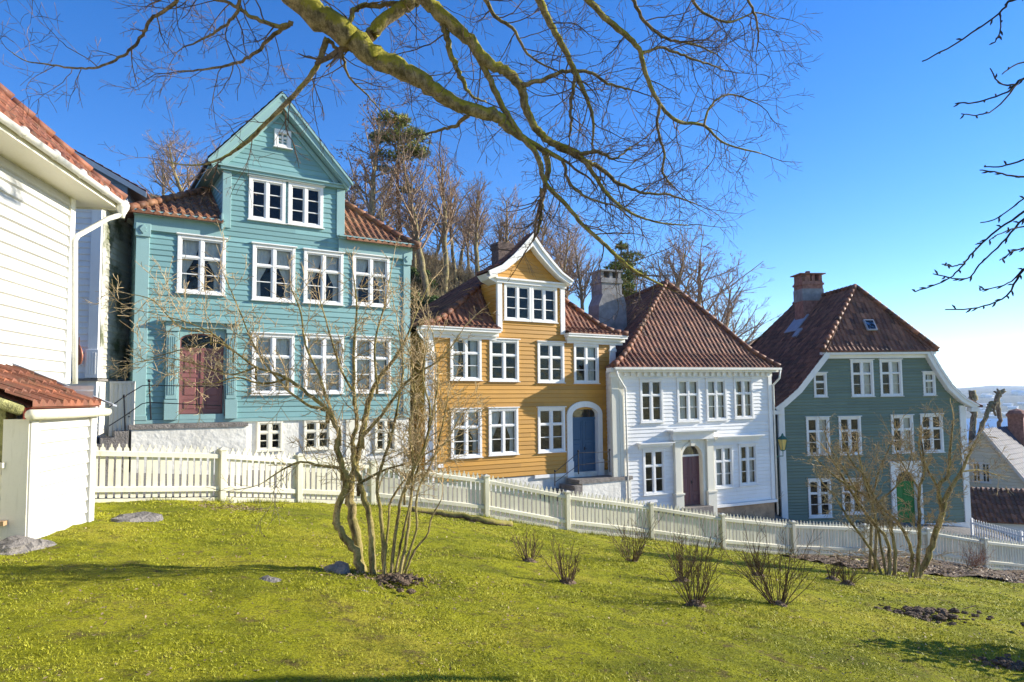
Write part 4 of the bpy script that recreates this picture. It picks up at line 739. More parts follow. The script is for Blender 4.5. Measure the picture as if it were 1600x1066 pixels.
def houseC():   # grey-blue gabled house behind, only its gable top shows
    fr=Frame(o=at(198,335,27),yaw=20); P=lambda px,py,y=0: fr.uv(px,py,y)
    rt=fr.root('timber_house','slate blue boarded gable behind the white house roof at the left','house','wooden houses along the street')
    tip=P(229,301,-.2); a=P(106,231,-.2); s_=(a[1]-tip[1])/(a[0]-tip[0]); xa=a[0]-.6; za=tip[1]+s_*(xa-tip[0]); 
    b=MB(); boards(b,-4,za-.1,lambda z:(xa-4 if z<tip[1] else xa-(za-z)/abs(s_),0 if z<tip[1]+.15 else min(0,tip[0]+(z-tip[1])/s_-.1)),(),.2,.02); b.build('wall','slateblue',rt)
    b=MB(); b.bbox(-.2,.02,-.06,.03,-4,tip[1]+.2); b.build('corner_board','slateblue',rt)
    b=MB(); b.strip([tip,(xa,za)],[(tip[0],tip[1]-.22),(xa,za-.22)],-.3,-.22); b.strip([(2*xa-tip[0],tip[1]),(xa,za)],[(2*xa-tip[0],tip[1]-.22),(xa,za-.22)],-.3,-.22); b.build('bargeboard','slateblue',rt)
    for sx in (1,-1): b=MB(); dx=abs(xa-tip[0]); roof_face(b,(xa+sx*dx,-.3),(0,1),(-sx,0),[(0,tip[1]+.02),(dx,za+.02)],lambda a_:0,lambda a_:7,n=4); b.build('roof','tile_dark',rt)
    b=MB(TR(0)); boards(b,-4,tip[1]+.1,lambda z:(0,7),(),.2); b.build('wall','slateblue',rt)
houseC()
def shed():
    d1=9.5; near=at(38.3,843.8,d1); far=near-Vector((0,0,0)); L=.212*d1; o=Vector((near.x,near.y,near.z)); fr=Frame(o=o,yaw=YA); T=I4; H=at(38,655,d1).z-o.z
    rt=fr.root('shed','small white boarded cellar shed with rusty red tile lean-to roof at the left','shed'); Dp=1.75
    b=MB(); boards(b,-.15,H,lambda z:(.16,L-.14),(),.2,.04,0,0,bev=.10,bd=.035); b.build('wall','nearwhite',rt)
    b=MB(); b.bbox(L-.17,L+.02,-.065,.05,-.15,H); b.build('corner_board','nearwhite',rt)
    b=MB(); b.bbox(-.01,.18,-.05,.02,-.15,H+.02); b.build('corner_board','nearwhite',rt)
    b=MB(TL(Dp)); b.box(Dp-.30,Dp+.02,-.03,.3,-.3,H); b.build('rendered_pier','creamtrim',rt)
    b=MB(TL(Dp)); b.box(0,Dp-.3,.02,.3,.98*H*.62,H+.2); b.build('mossy_wall','mossgutter',rt)
    b=MB(TL(Dp)); boards(b,-.3,H*.6,lambda z:(0,Dp-.31),(),.17,.025,0,0); b.build('wall','fence',rt)
    b=MB(TL(Dp)); b.box(0,Dp-.26,-.10,.05,H*.6+.001,H*.6+.07); b.build('ledge','fence',rt)
    b=MB(TL(Dp)); b.box(.3,Dp-.2,-.14,-.02,.22,.28); b.build('bare_plank','wood',rt)
    b=MB(TR(L)); boards(b,-.3,H+.5,lambda z:(0,Dp),(),.2); b.build('wall','white',rt)
    pr=[(0,H+.20),(Dp,H+.20+.78)]; b=MB(); roof_face(b,(-.12,-.10),(1,0),(0,1),pr,lambda a:0,lambda a:L+.2,None,.22,tl=.36,amp=.034); b.build('roof','tile_orange',rt)
    b=MB(); b.box(-.05,L-.05,.02,.05,H,H+.16); b.build('red_fascia','reddoor',rt)
    b=MB(); b.tube([(-.25,-.14,H+.06),(L+.22,-.14,H+.06)],.075,10); b.build('gutter','fence',rt,True)
    b=MB(); b.tube([(-.20,.0,H+.12),(-.22,1.0,H+.50),(-.2,1.9,H+.88)],[.07,.09,.09],10); b.build('mossy_beam','mossgutter',rt,True)
    b=MB(); k=.78/Dp
    b.add([(L+.08,-.28,H+.19),(L+.26,-.28,H+.17),(L+.26,Dp+.1,H+1.12),(L+.08,Dp+.1,H+1.14),(L+.08,-.28,H+.16),(L+.26,-.28,H+.14),(L+.26,Dp+.1,H+1.09),(L+.08,Dp+.1,H+1.11)],[(0,1,2,3),(4,7,6,5),(0,4,5,1),(1,5,6,2),(2,6,7,3),(3,7,4,0)])
    b.build('verge_board','lead',rt)
    for i,(px,py,s_) in enumerate([(30,856,.34),(62,852,.2),(10,862,.25)]):
        p=gpt(px,py,8,11); rock(p+Vector((0,0,-.02)),s_,['flat grey stone beneath the near corner of the white shed','small flat stone just right of the near shed corner','stone at the foot of the shed wall by the very left edge'][i])
def rock(p,s,label,flat=.45,name='rock',mat='stone'):
    b=MB(); n,m=14,8; sd_=rnd.random()*50; vs=[]
    for j in range(m+1):
        for i in range(n):
            a=2*PI*i/n; e=-PI/2+PI*j/m; v=Vector((math.cos(a)*math.cos(e),math.sin(a)*math.cos(e),math.sin(e))); k=s*(1+.45*noise.noise(v*1.3+Vector((sd_,0,0)))+.18*noise.noise(v*3.5+Vector((sd_,3,0)))); vs.append((v.x*k,v.y*k*.8,v.z*k*flat))
    b.add(vs,[(j*n+i,j*n+(i+1)%n,(j+1)*n+(i+1)%n,(j+1)*n+i) for j in range(m) for i in range(n)]); o=b.build(name,mat,None,False); o.location=p; tag(o,label,'rock'); return o
shed()
def gate():
    yaw=8; fr=Frame(168.5,700,19.45,yaw); W=fr.uv(209,700)[0]; H=fr.uv(168.5,597)[1]
    rt=fr.root('wooden_gate','cream vertical board gate between the white house and the turquoise house','gate'); n=6
    for k in range(n): b=MB(); b.bbox(W*k/n+.008,W*(k+1)/n-.008,0,.03,0,H); b.build('board','creamtrim',rt)
    b=MB(); b.box(0,W,-.02,-.001,H-.05,H+.02); b.box(0,W,.031,.06,.3,.4); b.build('rail','creamtrim',rt)
    b=MB(); b.tube([(W*.8,-.04,H*.52),(W*.8,0,H*.52)],.02,6); b.tube([(W*.8,-.04,H*.47),(W*.8,0,H*.47)],.02,6); b.build('latch','iron',rt)
gate()
# ---- far right house and lean-to
def farhouse():
    P=at(1536,674,44); fr0=Frame(o=P,yaw=-50); W=8.4; u=fr0.u; H=6.2; o=P-u*(W/2)-Vector((0,0,H)); fr=Frame(o=o,yaw=-50)
    rt=fr.root('timber_house','farthest white house with dark blue glazed tile roof beyond the green house','house','wooden houses along the street')
    a=fr.uv(1600,749); sl=(H-a[1])/(a[0]-W/2); zl=H-sl*W/2
    f=lambda z:(0,W) if z<zl else ((z-zl)/sl,W-(z-zl)/sl)
    r_=rect(fr,[(1519,721),(1548,725),(1548,756),(1519,752)]); um=(r_[0]+r_[1])/2
    b=MB(); boards(b,-1.5,H,f,[shrink(r_)],.2,.02); b.build('wall','creamtrim',rt)
    for q in ((r_[0],um),(um+.002,r_[1])): window(rt,I4,q[0],q[1],r_[2],r_[3],style='none',c=.09,equal=True,cap=False)
    for sx,x in ((1,0),(-1,W)): b=MB(); b.strip([(x-sx*.3,zl-.3*sl+.12),(W/2,H+.14)],[(x-sx*.3,zl-.3*sl-.12),(W/2,H-.1)],-.25,-.18); b.build('bargeboard','trim',rt)
    for sx,x in ((1,-.3),(-1,W+.3)): b=MB(); roof_face(b,(x,-.25),(0,1),(sx,0),[(0,zl-.3*sl+.12),(W/2+.3,H+.15)],lambda a_:0,lambda a_:11,None,.40,n=6,amp=.032); b.build('roof','tile_blue',rt)
    shell(rt,W,10,-1.5,zl,'white'); c=fr.loc(at(1590,668,47)); b=MB(); b.box(c.x-.45,c.x+.45,c.y-.45,c.y+.45,c.z-3,c.z+.75); b.box(c.x-.52,c.x+.52,c.y-.52,c.y+.52,c.z+.751,c.z+.95); b.lathe([(.6,.95),(.45,1.15),(.15,1.25),(0,1.3)],(c.x,c.y,c.z),8); b.build('chimney','brick',rt)
    # lean-to in front
    q=at(1550,820,38); fl=Frame(o=at(1500,822,38.5),yaw=-22); r2=fl.root('lean_to','low white lean-to with brown tiled roof behind the white picket fence','shed')
    w_=4.6; h_=1.9; b=MB(); roof_face(b,(-.2,-.3),(1,0),(0,1),[(0,.35),(2.2,1.95)],lambda a_:0,lambda a_:w_-.2-a_*.2+.0,None,.24); b.build('roof','tile_dark',r2)
    b=MB(); boards(b,-1.5,.4,lambda z:(0,w_-.3),(),.2); b.build('wall','white',r2)
    b=MB(TR(w_-.2)); boards(b,-1.5,1.9,lambda z:(max(0,(z-.35)/1.6*2.2-.3),4),(),.2); b.strip([(-.3,.5),(2.1,2.2)],[(-.3,.2),(2.1,1.9)],-.12,-.03); b.build('gable_wall','trim',r2)
farhouse()
# ------------------------------------------------------------------ picket fences
def fence(name,pts,label,hp=1.13,pitch=.135,mat='fence',bay0=True,sub=1.0,pw=.047,rails=True):
    o_=Vector((pts[0][0],pts[0][1],h(*pts[0]))); t=thing(name,o_,label,'fence')
    P=[Vector((x,y,h(x,y))) for x,y in pts]
    for i,p in enumerate(P):
        a=P[min(i+1,len(P)-1)]-P[max(i-1,0)]; yaw=math.atan2(a.y,a.x); b=MB(Matrix.Translation(p-o_)@Matrix.Rotation(yaw,4,'Z'))
        b.bbox(-.065,.065,-.065,.065,-.3,hp-.02,.01); b.box(-.085,.085,-.085,.085,hp-.019,hp+.02); b.add([(-.085,-.085,hp+.021),(.085,-.085,hp+.021),(.085,.085,hp+.021),(-.085,.085,hp+.021),(0,0,hp+.06)],[(0,1,4),(1,2,4),(2,3,4),(3,0,4)])
        b.build('post',mat,t)
    for a,c in zip(P,P[1:]):
        d=c-a; L=math.hypot(d.x,d.y); yaw=math.atan2(d.y,d.x); sl=d.z/L; T=Matrix.Translation(a-o_)@Matrix.Rotation(yaw,4,'Z'); b=MB(T); n=int((L-.16)/pitch)
        for k in range(n+1):
            x=.10+(L-.20)*k/n+rnd.uniform(-.004,.004); z=sl*x; w_=pw; tp=hp+.06+rnd.uniform(-.016,.014)+.0; tl_=rnd.gauss(0,.006); q=[(-w_,.10),(w_,.10),(w_,tp-.13),(w_*.9,tp-.085),(w_*.35,tp-.065),(w_*.30,tp-.02),(0,tp),(-w_*.30,tp-.02),(-w_*.35,tp-.065),(-w_*.9,tp-.085),(-w_,tp-.13)]
            b.prism([(x+u_+tl_*v_,z+v_+sl*u_) for u_,v_ in q],.035,.058)
        b.build('picket_panel',mat,t)
        for z0,z1,y0,y1 in ((hp-.20,hp-.11,-.03,.034),(.22,.31,-.02,.034)):
            b=MB(T); b.add([(x,y,z+sl*x) for x in (.066,L-.066) for y,z in ((y0,z0),(y1,z0),(y1,z1+.02),(y0,z1))],[(0,1,2,3),(7,6,5,4),(0,4,5,1),(1,5,6,2),(2,6,7,3),(3,7,4,0)]); b.build('rail',mat,t)
        b=MB(T); b.add([(x,y,z+sl*x) for x in (.066,L-.066) for y,z in ((-.01,-.15),(.03,-.15),(.03,.085),(-.01,.085))],[(0,1,2,3),(7,6,5,4),(0,4,5,1),(1,5,6,2),(2,6,7,3),(3,7,4,0)]); b.build('base_board',mat,t)
    return t
fence('picket_fence',FP[:13],'long white wooden picket fence running down the slope between lawn and houses')
P0=at(1519,826,33.2)
def fence2():
    a=at(1518,845,33.0); c=at(1640,880,30.5); o_=a; t=thing('picket_fence',o_,'narrow-slatted white fence to the right of the green house','fence'); d=c-a; L=math.hypot(d.x,d.y); sl=d.z/L; T=Matrix.Rotation(math.atan2(d.y,d.x),4,'Z'); b=MB(T); n=int(L/.105)
    for k in range(n): x=k*.105; z=sl*x; b.prism([(x,z),(x+.05,z),(x+.05,z+1.0),(x+.025,z+1.05),(x,z+1.0)],0,.02)
    b.build('picket_panel','white',t)
    for z in (.2,.8): b=MB(T); b.add([(x,y,zz+sl*x) for x in (0,L) for y,zz in ((.021,z),(.06,z),(.06,z+.08),(.021,z+.08))],[(0,1,2,3),(7,6,5,4),(0,4,5,1),(1,5,6,2),(2,6,7,3),(3,7,4,0)]); b.build('rail','white',t)
    for x in (0.,2.,4.): b=MB(T); b.box(x-.05,x+.05,.0605,.14,sl*x-.8,sl*x+1.06); b.build('post','white',t)
fence2()
# ------------------------------------------------------------------ trees
def smooth(pts,rad,sub=4,jit=0,rg=rnd):
    P=[Vector(p) for p in pts]; o=[];r=[]
    for i in range(len(P)-1):
        p0=P[max(i-1,0)];p1=P[i];p2=P[i+1];p3=P[min(i+2,len(P)-1)]
        for k in range(sub):
            t=k/sub; q=.5*((2*p1)+(p2-p0)*t+(2*p0-5*p1+4*p2-p3)*t*t+(3*p1-p0-3*p2+p3)*t*t*t); rr_=rad[i]+(rad[i+1]-rad[i])*t
            if jit and (i or k): q+=Vector((rg.uniform(-1,1),rg.uniform(-1,1),rg.uniform(-1,1)))*jit*rr_; rr_*=1+rg.uniform(-.05,.06)
            o.append(q); r.append(rr_)
    o.append(P[-1]); r.append(rad[-1]); return o,r
def grow(mb,p,d,L,r,lv,rg,wob=.22,up=.05,ang=(30,60),ratio=(.4,.68),dens=4.5,rmin=.0025,leaf=None,seg=None,rt=.35):
    n=max(3,int(L/(seg or .13))); pts=[Vector(p)]; d=Vector(d).normalized(); ds=[d]; sl=L/n
    for i in range(n):
        d=(d+Vector((rg.gauss(0,1),rg.gauss(0,1),rg.gauss(0,1)))*wob*.5+Vector((0,0,up))).normalized(); pts.append(pts[-1]+d*sl); ds.append(d)
    rad=[max(rmin,r*(1-(1-rt)*i/n)) for i in range(n+1)]; mb.tube(pts,rad,3 if r<.012 else 5,False)
    if lv>0:
        k=max(2,int(dens+rg.random())); side=rg.random()*6.28
        for c in range(k):
            t=.18+.8*(c+rg.random()*.8)/k; i=min(n-1,int(t*n)); b=ds[i]; a=b.orthogonal().normalized(); side+=2.4+rg.uniform(-.5,.5); a=Matrix.Rotation(side,3,b)@a; q=R(rg.uniform(*ang))
            grow(mb,pts[i],b*math.cos(q)+a*math.sin(q),L*rg.uniform(*ratio)*(1.15-.55*t),rad[i]*.62,lv-1,rg,wob,up,ang,ratio,dens,rmin,leaf,seg,rt)
    elif leaf is not None: leaf.append(pts[-1])
def px_limb(tr,Y0,Y1,sub=5,jit=.35,rg=rnd,k=1.0):
    n=len(tr); P=[]; rr=[]
    for i,(x,y,d) in enumerate(tr): Y=Y0+(Y1-Y0)*i/(n-1); P.append(at(x,y,Y)); rr.append(d*Y/F/2*k)
    return smooth(P,rr,sub,jit,rg)
def bigtree():
    rg=random.Random(11); bx,by=-4.4,-2.6; o_=Vector((bx,by,h(bx,by)-.1)); t=thing('overhanging_tree',o_,'big mossy bare tree whose gnarled limbs hang across the top of the view','tree')
    fork=Vector((-3.6,-.6,4.6)); b=MB(Matrix.Translation(-o_)); P,rr=smooth([o_,(-4.4,-2.5,.3),(-4.1,-1.8,2.4),fork],[.55,.42,.38,.34],8,.12,rg); b.tube(P,rr,14); b.build('trunk','bark_oak',t,True)
    L=[ # (via points off view), trace, depth0, depth1
     ([(-3.0,2.5,4.9)],[(432,-40,62),(480,12,50),(540,55,48),(580,85,44),(630,112,38),(681,142,31),(735,172,26),(775,180,25),(797,203,17),(828,222,13),(852,236,11),(880,250,7)],7.0,7.9),
     ([(-2.2,2.8,5.2)],[(664,-5,30),(693,26,28),(734,64,24),(763,98,22),(795,114,21),(815,140,18),(824,176,16),(844,208,15),(860,222,14),(901,240,12),(925,268,9),(950,305,7),(986,333,5),(1030,348,3.5),(1075,352,2.5)],7.1,8.4),
     ([],[(737,68,16),(763,118,13),(783,163,12),(811,207,12),(840,244,11),(852,285,10),(885,321,9),(913,354,8),(942,380,8),(969,405,7.5),(992,424,7),(1017,437,5),(1035,446,3.5)],7.35,8.6),
     ([(-1.2,2.9,5.3)],[(838,-10,17),(860,37,14),(884,81,12),(901,118,11),(917,154,8),(927,191,6),(925,230,3)],7.2,8.0),
     ([(-.5,3.0,5.4)],[(912,-6,13),(940,22,12),(966,45,12),(998,77,10),(1010,118,9),(1031,163,8),(1059,189,7),(1100,197,6),(1132,224,4),(1189,240,2.5)],7.2,8.6),
     ([],[(1031,163,6),(1027,199,5),(1039,240,4.5),(1035,268,4),(1050,290,2.5)],7.9,8.2),
     ([],[(1100,197,4.5),(1112,163,4),(1145,148,3),(1185,163,2)],8.2,8.5),
     ([],[(1003,84,6),(1031,75,5),(1063,85,4.5),(1100,98,3.5),(1132,110,2)],7.7,8.2),
     ([],[(512,60,14),(494,105,11),(464,144,10),(429,179,9),(394,214,8),(359,241,6),(324,256,4),(290,258,3),(262,253,2)],7.2,8.0),
     ([(-2.4,2.7,5.3)],[(662,-8,26),(640,6,26),(604,28,25),(580,55,26)],7.3,7.25),
     ([(-3.2,3.4,4.8)],[(282,-6,7),(262,14,6.5),(236,31,6),(219,61,5.5),(192,87,5),(153,105,4),(114,106,3.5),(75,101,2.8),(40,95,2),(17,81,1.5)],6.6,7.2),
     ([],[(458,38,9),(429,40,8),(394,27,7),(359,6,6),(300,-10,5)],7.1,7.0),
     ([],[(452,38,8),(425,58,7),(400,82,6),(365,100,5),(325,108,4),(280,112,2.5)],7.1,7.4),
     ([],[(545,60,9),(548,28,9),(560,12,9),(600,8,9),(650,4,8)],7.2,7.3),
     ([],[(735,175,9),(715,195,7),(690,203,5),(664,210,3)],7.7,7.8),
     ([],[(690,30,12),(697,55,12),(708,90,10),(722,125,9),(735,148,5),(760,160,3)],7.2,7.6),
     ([],[(815,135,9),(850,125,8),(885,111,7),(920,113,6),(950,130,5),(985,140,3)],7.5,7.9),
     ([],[(898,118,7),(893,160,6),(892,200,5),(890,216,3)],7.6,7.7),
     ([],[(852,232,12),(855,258,11),(852,285,10)],7.9,8.0),
     ([],[(848,295,9),(845,330,7),(842,355,6),(838,368,3)],8.1,8.2),
     ([],[(901,240,8),(935,238,6),(960,248,4),(985,230,3)],7.9,8.1),
     ([],[(870,228,10),(905,246,9),(935,262,8),(965,285,7),(1000,300,5),(1045,305,4),(1090,320,2)],7.9,8.5),
     ([],[(880,250,7),(890,285,5),(920,310,4),(960,322,3),(990,345,2)],8.0,8.2),
     ([(-.3,3.2,5.5)],[(985,-8,7),(1007,32,6),(1040,60,5),(1085,70,4),(1120,85,2)],7.4,8.0),
     ([(0,3.5,5.6)],[(1075,-8,6),(1100,20,5),(1140,35,4),(1180,20,2.5),(1215,30,1.5)],7.5,8.0),
     ([(0,3.5,5.6)],[(1165,-8,5),(1180,25,4),(1185,60,3),(1182,80,1.5)],7.6,8.0),
     ([(-2.6,3,5.2)],[(375,-8,8),(370,20,6),(345,45,5),(320,60,4),(285,75,2)],6.9,7.2),
     ([],[(512,62,8),(535,85,6),(545,120,4),(575,150,3),(600,180,1.6)],7.2,7.5),
     ([(-.8,2.9,5.4)],[(755,-8,9),(770,20,7),(800,45,6),(830,90,4),(870,110,3)],7.2,7.5),
    ]
    tw=MB(Matrix.Translation(-o_)); P,rr=smooth([fork,(-2.4,3,5.7),(.3,7,6.4),(3.2,11,7.35),(6,14,8.95),(8.2,15.6,9.9)],[.26,.19,.17,.14,.10,.05],8,.3,rg); b=MB(Matrix.Translation(-o_)); b.tube(P,rr,10); b.build('limb','bark_oak',t,True)
    for j in range(16,len(P),2): grow(tw,P[j],(rg.uniform(-.6,.9),rg.uniform(-.5,.5),rg.uniform(.1,.8)),rg.uniform(1,2.2),.035,2,rg,wob=.3,up=.04,dens=3.5,rmin=.005,seg=.2)
    for i,(via,tr,y0,y1) in enumerate(L):
        P,rr=px_limb(tr,y0,y1,6,.22 if tr[0][2]>12 else .6,rg,.80 if tr[0][2]>12 else .9)
        if via:
            k=rr[0]; V=[fork]+[Vector(v) for v in via]+[P[0]]; Q,qr=smooth(V,[max(k*1.5,.05)]+[k*1.25]*len(via)+[k],6,.15,rg); P=Q[:-1]+P; rr=qr[:-1]+rr
        b=MB(Matrix.Translation(-o_)); b.tube(P,rr,12 if rr[0]>.05 else 7); b.build('limb','bark_oak' if tr[0][2]>10 else 'bark_thin',t,True)
        # twigs
        acc=0
        for j in range(1,len(P)-1):
            if P[j].y<4.5: continue
            dd=(P[j+1]-P[j]); acc+=dd.length; st=(.2 if rr[j]>.03 else .115)*(1.7 if tr[-1][0]<480 else 1)
            while acc>st:
                acc-=st*rg.uniform(.7,1.3); d=dd.normalized(); a=Matrix.Rotation(rg.random()*6.28,3,d)@d.orthogonal().normalized(); a.y*=.45; a.z-=.10
                v=(d*rg.uniform(.3,.9)+a).normalized(); big=rr[j]>.03; q=.22 if big else 1
                if big and rg.random()<.45: continue
                grow(tw,P[j],v,rg.uniform(.4,1.0),min(rr[j]*.5,rg.uniform(.005,.011)),2,rg,wob=.36,up=.01,ang=(30,62),dens=3.3,rmin=.0024,seg=.075)
        grow(tw,P[-1],(P[-1]-P[-3]),.7,rr[-1]*.9,2,rg,wob=.3,up=.02,dens=3.5,rmin=.0022,seg=.08)
    print('bigtree twig faces',len(tw.f)); tw.build('twigs','twig',t)
bigtree()
def righttree():
    rg=random.Random(5); bx,by=9.3,6.5; o_=Vector((bx,by,h(bx,by)-.1)); t=thing('bare_tree',o_,'bare tree beyond the right edge whose budded twigs reach into the sky','tree')
    top=Vector((8.8,7.3,3.2)); b=MB(Matrix.Translation(-o_)); P,rr=smooth([o_,(9.35,6.5,-1.5),(9.1,6.8,.8),top,(8.9,7.4,5.2),(8.6,7.6,7.4),(8.8,7.5,9.2)],[.22,.17,.14,.12,.10,.06,.03],6,.1,rg); b.tube(P,rr,12); b.build('trunk','bark_thin',t,True)
    S=[[(1720,-60,9),(1640,-20,7),(1580,0,4),(1561,21,3.2),(1491,70,2.6),(1441,96,2)],[(1563,21,2.4),(1563,47,2),(1555,66,1.6)],[(1760,60,9),(1680,90,6),(1600,122,4),(1575,143,3),(1528,159,2.5),(1500,161,2)],[(1588,133,3),(1556,169,2.2),(1530,180,2),(1502,178,1.6)],[(1590,132,3),(1563,131,2.4),(1547,107,1.6)],
     [(1740,200,8),(1650,240,5),(1600,250,3),(1566,260,2.4),(1538,261,1.6)],[(1700,262,6),(1600,276,3),(1560,270,2.4),(1531,266,1.6)],[(1745,240,9),(1670,290,6),(1600,331,4),(1556,361,3),(1525,390,2.8),(1505,413,2.6),(1481,436,2.2),(1430,456,1.8)],[(1505,413,2.2),(1488,416,2),(1472,413,1.6)],
     [(1640,315,5),(1600,342,3.4),(1566,380,2.8),(1530,415,2.4),(1509,436,2),(1458,428,1.6)],[(1745,350,8),(1650,400,5),(1600,420,3.6),(1573,462,2.6),(1528,481,2.2),(1477,484,1.7)],[(1600,420,3),(1575,443,2.2),(1531,454,1.6)],[(1640,290,4),(1600,310,2.6),(1561,340,2),(1532,348,1.5)],[(1700,380,4),(1600,388,2.4),(1575,398,2),(1562,407,1.5)],[(1680,100,4),(1600,98,2.4),(1566,116,1.8)],[(1650,360,4),(1600,355,2.5),(1570,362,2),(1546,375,1.5)]]
    cr=MB(Matrix.Translation(-o_))
    for k in range(9): a=k*2.4; grow(cr,top+Vector((0,0,.6*k)),(math.cos(a)*.8+.3,math.sin(a)*.8+.2,.7),2.6-.15*k,.05,3,rg,wob=.22,up=.05,dens=3.6,rmin=.004,seg=.25)
    cr.build('crown','bark_dark',t)
    bud=MB(Matrix.Translation(-o_))
    for tr in S:
        P,rr=px_limb(tr,5.0,4.8,5,.8,rg)
        if tr[0][0]>1660: q0=top+Vector((0,0,rg.uniform(-2.6,1.6))); dm=(P[0]-q0); Q,q=smooth([q0,q0+dm*.3+Vector((0,0,.5)),q0+dm*.65+Vector((0,rg.uniform(-.2,.2),.35)),P[0]],[.07,.05,.03,rr[0]],4,.6,rg); P=Q[:-1]+P; rr=q[:-1]+rr
        b=MB(Matrix.Translation(-o_)); b.tube(P,rr,6); b.build('branch','bark_dark',t,True)
        for j in range(2,len(P)):
            if rg.random()<.5: d=(P[j]-P[j-1]).normalized(); a=Matrix.Rotation(rg.random()*6.28,3,d)@d.orthogonal(); bud.tube([P[j],P[j]+(d*.6+a*.6)*.025,P[j]+(d*.8+a*.6)*.04],[.004,.007,.002],4)
    tag(bud.build('buds','bark_dark',t),kind='stuff')
righttree()
_p=Vector((8.4,8.2,h(8.4,8.2)))
def multistem(name,base,label,stems,Y,dY,mat,twmat,rg,L=(.35,.9),dens=3.2,stst=.16,group=None,spread=.5,rb=(.005,.010),lv=2,up=.04,k=1):
    b0=gpt(*base); o_=Vector((b0.x,b0.y,b0.z-.05)); t=thing(name,o_,label,'tree',group); tw=MB(Matrix.Translation(-o_)); Y=b0.y
    for i,tr in enumerate(stems):
        y1=Y+rg.uniform(-spread,spread); P,rr=px_limb(tr,Y+rg.uniform(-.08,.08),y1,5,.35,rg,k)
        b=MB(Matrix.Translation(-o_)); b.tube([P[0]-Vector((0,0,.15))]+P,[rr[0]*1.15]+rr,9); b.build('stem',mat,t,True); acc=0; N=len(P)
        for j in range(int(N*.22),N-1):
            dd=P[j+1]-P[j]; acc+=dd.length
            if P[j].z-b0.z<.9*1.0: acc*=.35
            while acc>stst:
                acc-=stst*rg.uniform(.7,1.3); d=dd.normalized(); a=Matrix.Rotation(rg.random()*6.28,3,d)@d.orthogonal().normalized(); v=(d*rg.uniform(.3,1)+a+Vector((0,0,.25))).normalized()
                grow(tw,P[j],v,rg.uniform(*L),min(rr[j]*.6,rg.uniform(*rb)),lv,rg,wob=.30,up=up,ang=(30,58),dens=dens,rmin=.0032 if Y<12 else .005,seg=.08)
        grow(tw,P[-1],P[-1]-P[-3],rg.uniform(.4,.8),rr[-1],2,rg,wob=.25,up=.05,dens=3.5,rmin=.0028,seg=.08)
    print(name,'twigs',len(tw.f)); tw.build('twigs',twmat,t); return t,b0
rg=random.Random(21)
MS=[[(564,898,17),(555,862,15),(532,831,13),(524,813,13),(530,786,12),(542,750,12),(535,732,11),(526,696,10),(530,678,9),(512,642,7.5),(481,615,6.5),(449,592,5.5),(422,581,4.5),(400,574,4),(365,548,3.2),(330,520,2.6),(290,503,2),(240,490,1.5)],
 [(567,898,18),(557,845,17),(548,790,16),(546,759,15),(556,723,13),(566,682,11),(573,637,10),(589,597,8),(616,561,6),(634,530,4),(650,490,3),(668,450,2)],
 [(583,896,13),(581,840,12),(574,795,11),(562,754,10),(553,720,9),(551,691,8),(557,660,7),(553,615,6),(553,547,5),(557,480,3.5),(552,430,2)],
 [(600,896,8),(597,822,7),(589,759,6),(598,723,5.5),(612,680,5),(622,630,4),(630,570,3),(622,510,2)],[(611,897,7),(620,822,6),(629,772,5.5),(647,732,5),(665,691,4.5),(672,640,4),(661,590,3),(668,530,2)],
 [(625,897,7),(638,822,6),(645,759,5),(665,696,4.5),(679,633,4),(684,580,3),(676,520,2)],[(634,895,5),(648,860,4),(668,835,3.5),(674,810,3),(690,780,2)],
 [(530,678,8),(516,640,6),(500,590,5),(478,540,4),(470,490,3),(455,450,2)],[(512,642,7),(480,632,5),(440,600,4),(400,545,3),(372,480,2.4),(350,430,1.6)],
 [(566,682,8),(596,650,6),(628,606,5),(650,585,4),(690,560,3),(720,520,2)],[(535,732,7),(500,728,5),(470,722,4),(440,735,3),(415,752,2)],[(553,615,5),(530,570,4),(515,520,3),(500,470,2)],[(449,592,5),(410,600,4),(370,590,3),(330,600,2),(300,598,1.5)],[(589,597,5),(585,540,4),(600,480,3),(610,430,2)],[(600,894,5),(606,830,4.5),(612,780,4),(640,740,3.5),(655,700,3),(650,640,2.5),(642,590,2)],[(628,896,5),(650,830,4.5),(652,770,4),(676,720,3.5),(690,670,3),(700,620,2)],[(618,895,5),(628,840,4.5),(640,790,4),(646,730,3.5),(640,680,3),(648,610,2.5),(640,550,2)],[(632,770,4),(650,740,3.5),(690,700,2.5),(720,650,2)],[(560,756,6),(600,735,4),(640,722,3),(700,690,2)],
 [(400,574,4),(360,585,3),(310,570,2.5),(262,560,2),(215,566,1.5)],[(365,548,3),(335,535,2.5),(290,545,2),(235,560,1.4)],[(330,520,3),(280,510,2.4),(240,470,2),(205,460,1.4)]]
T1,b1=multistem('multi_stemmed_tree',(590,897),'tall many-stemmed bare shrub tree with ochre bark in the middle of the lawn',MS,8.3,0,'bark_shrub','twig_pale',rg,L=(.22,.8),dens=3.2,stst=.105,rb=(.005,.008),up=.02,k=.85)
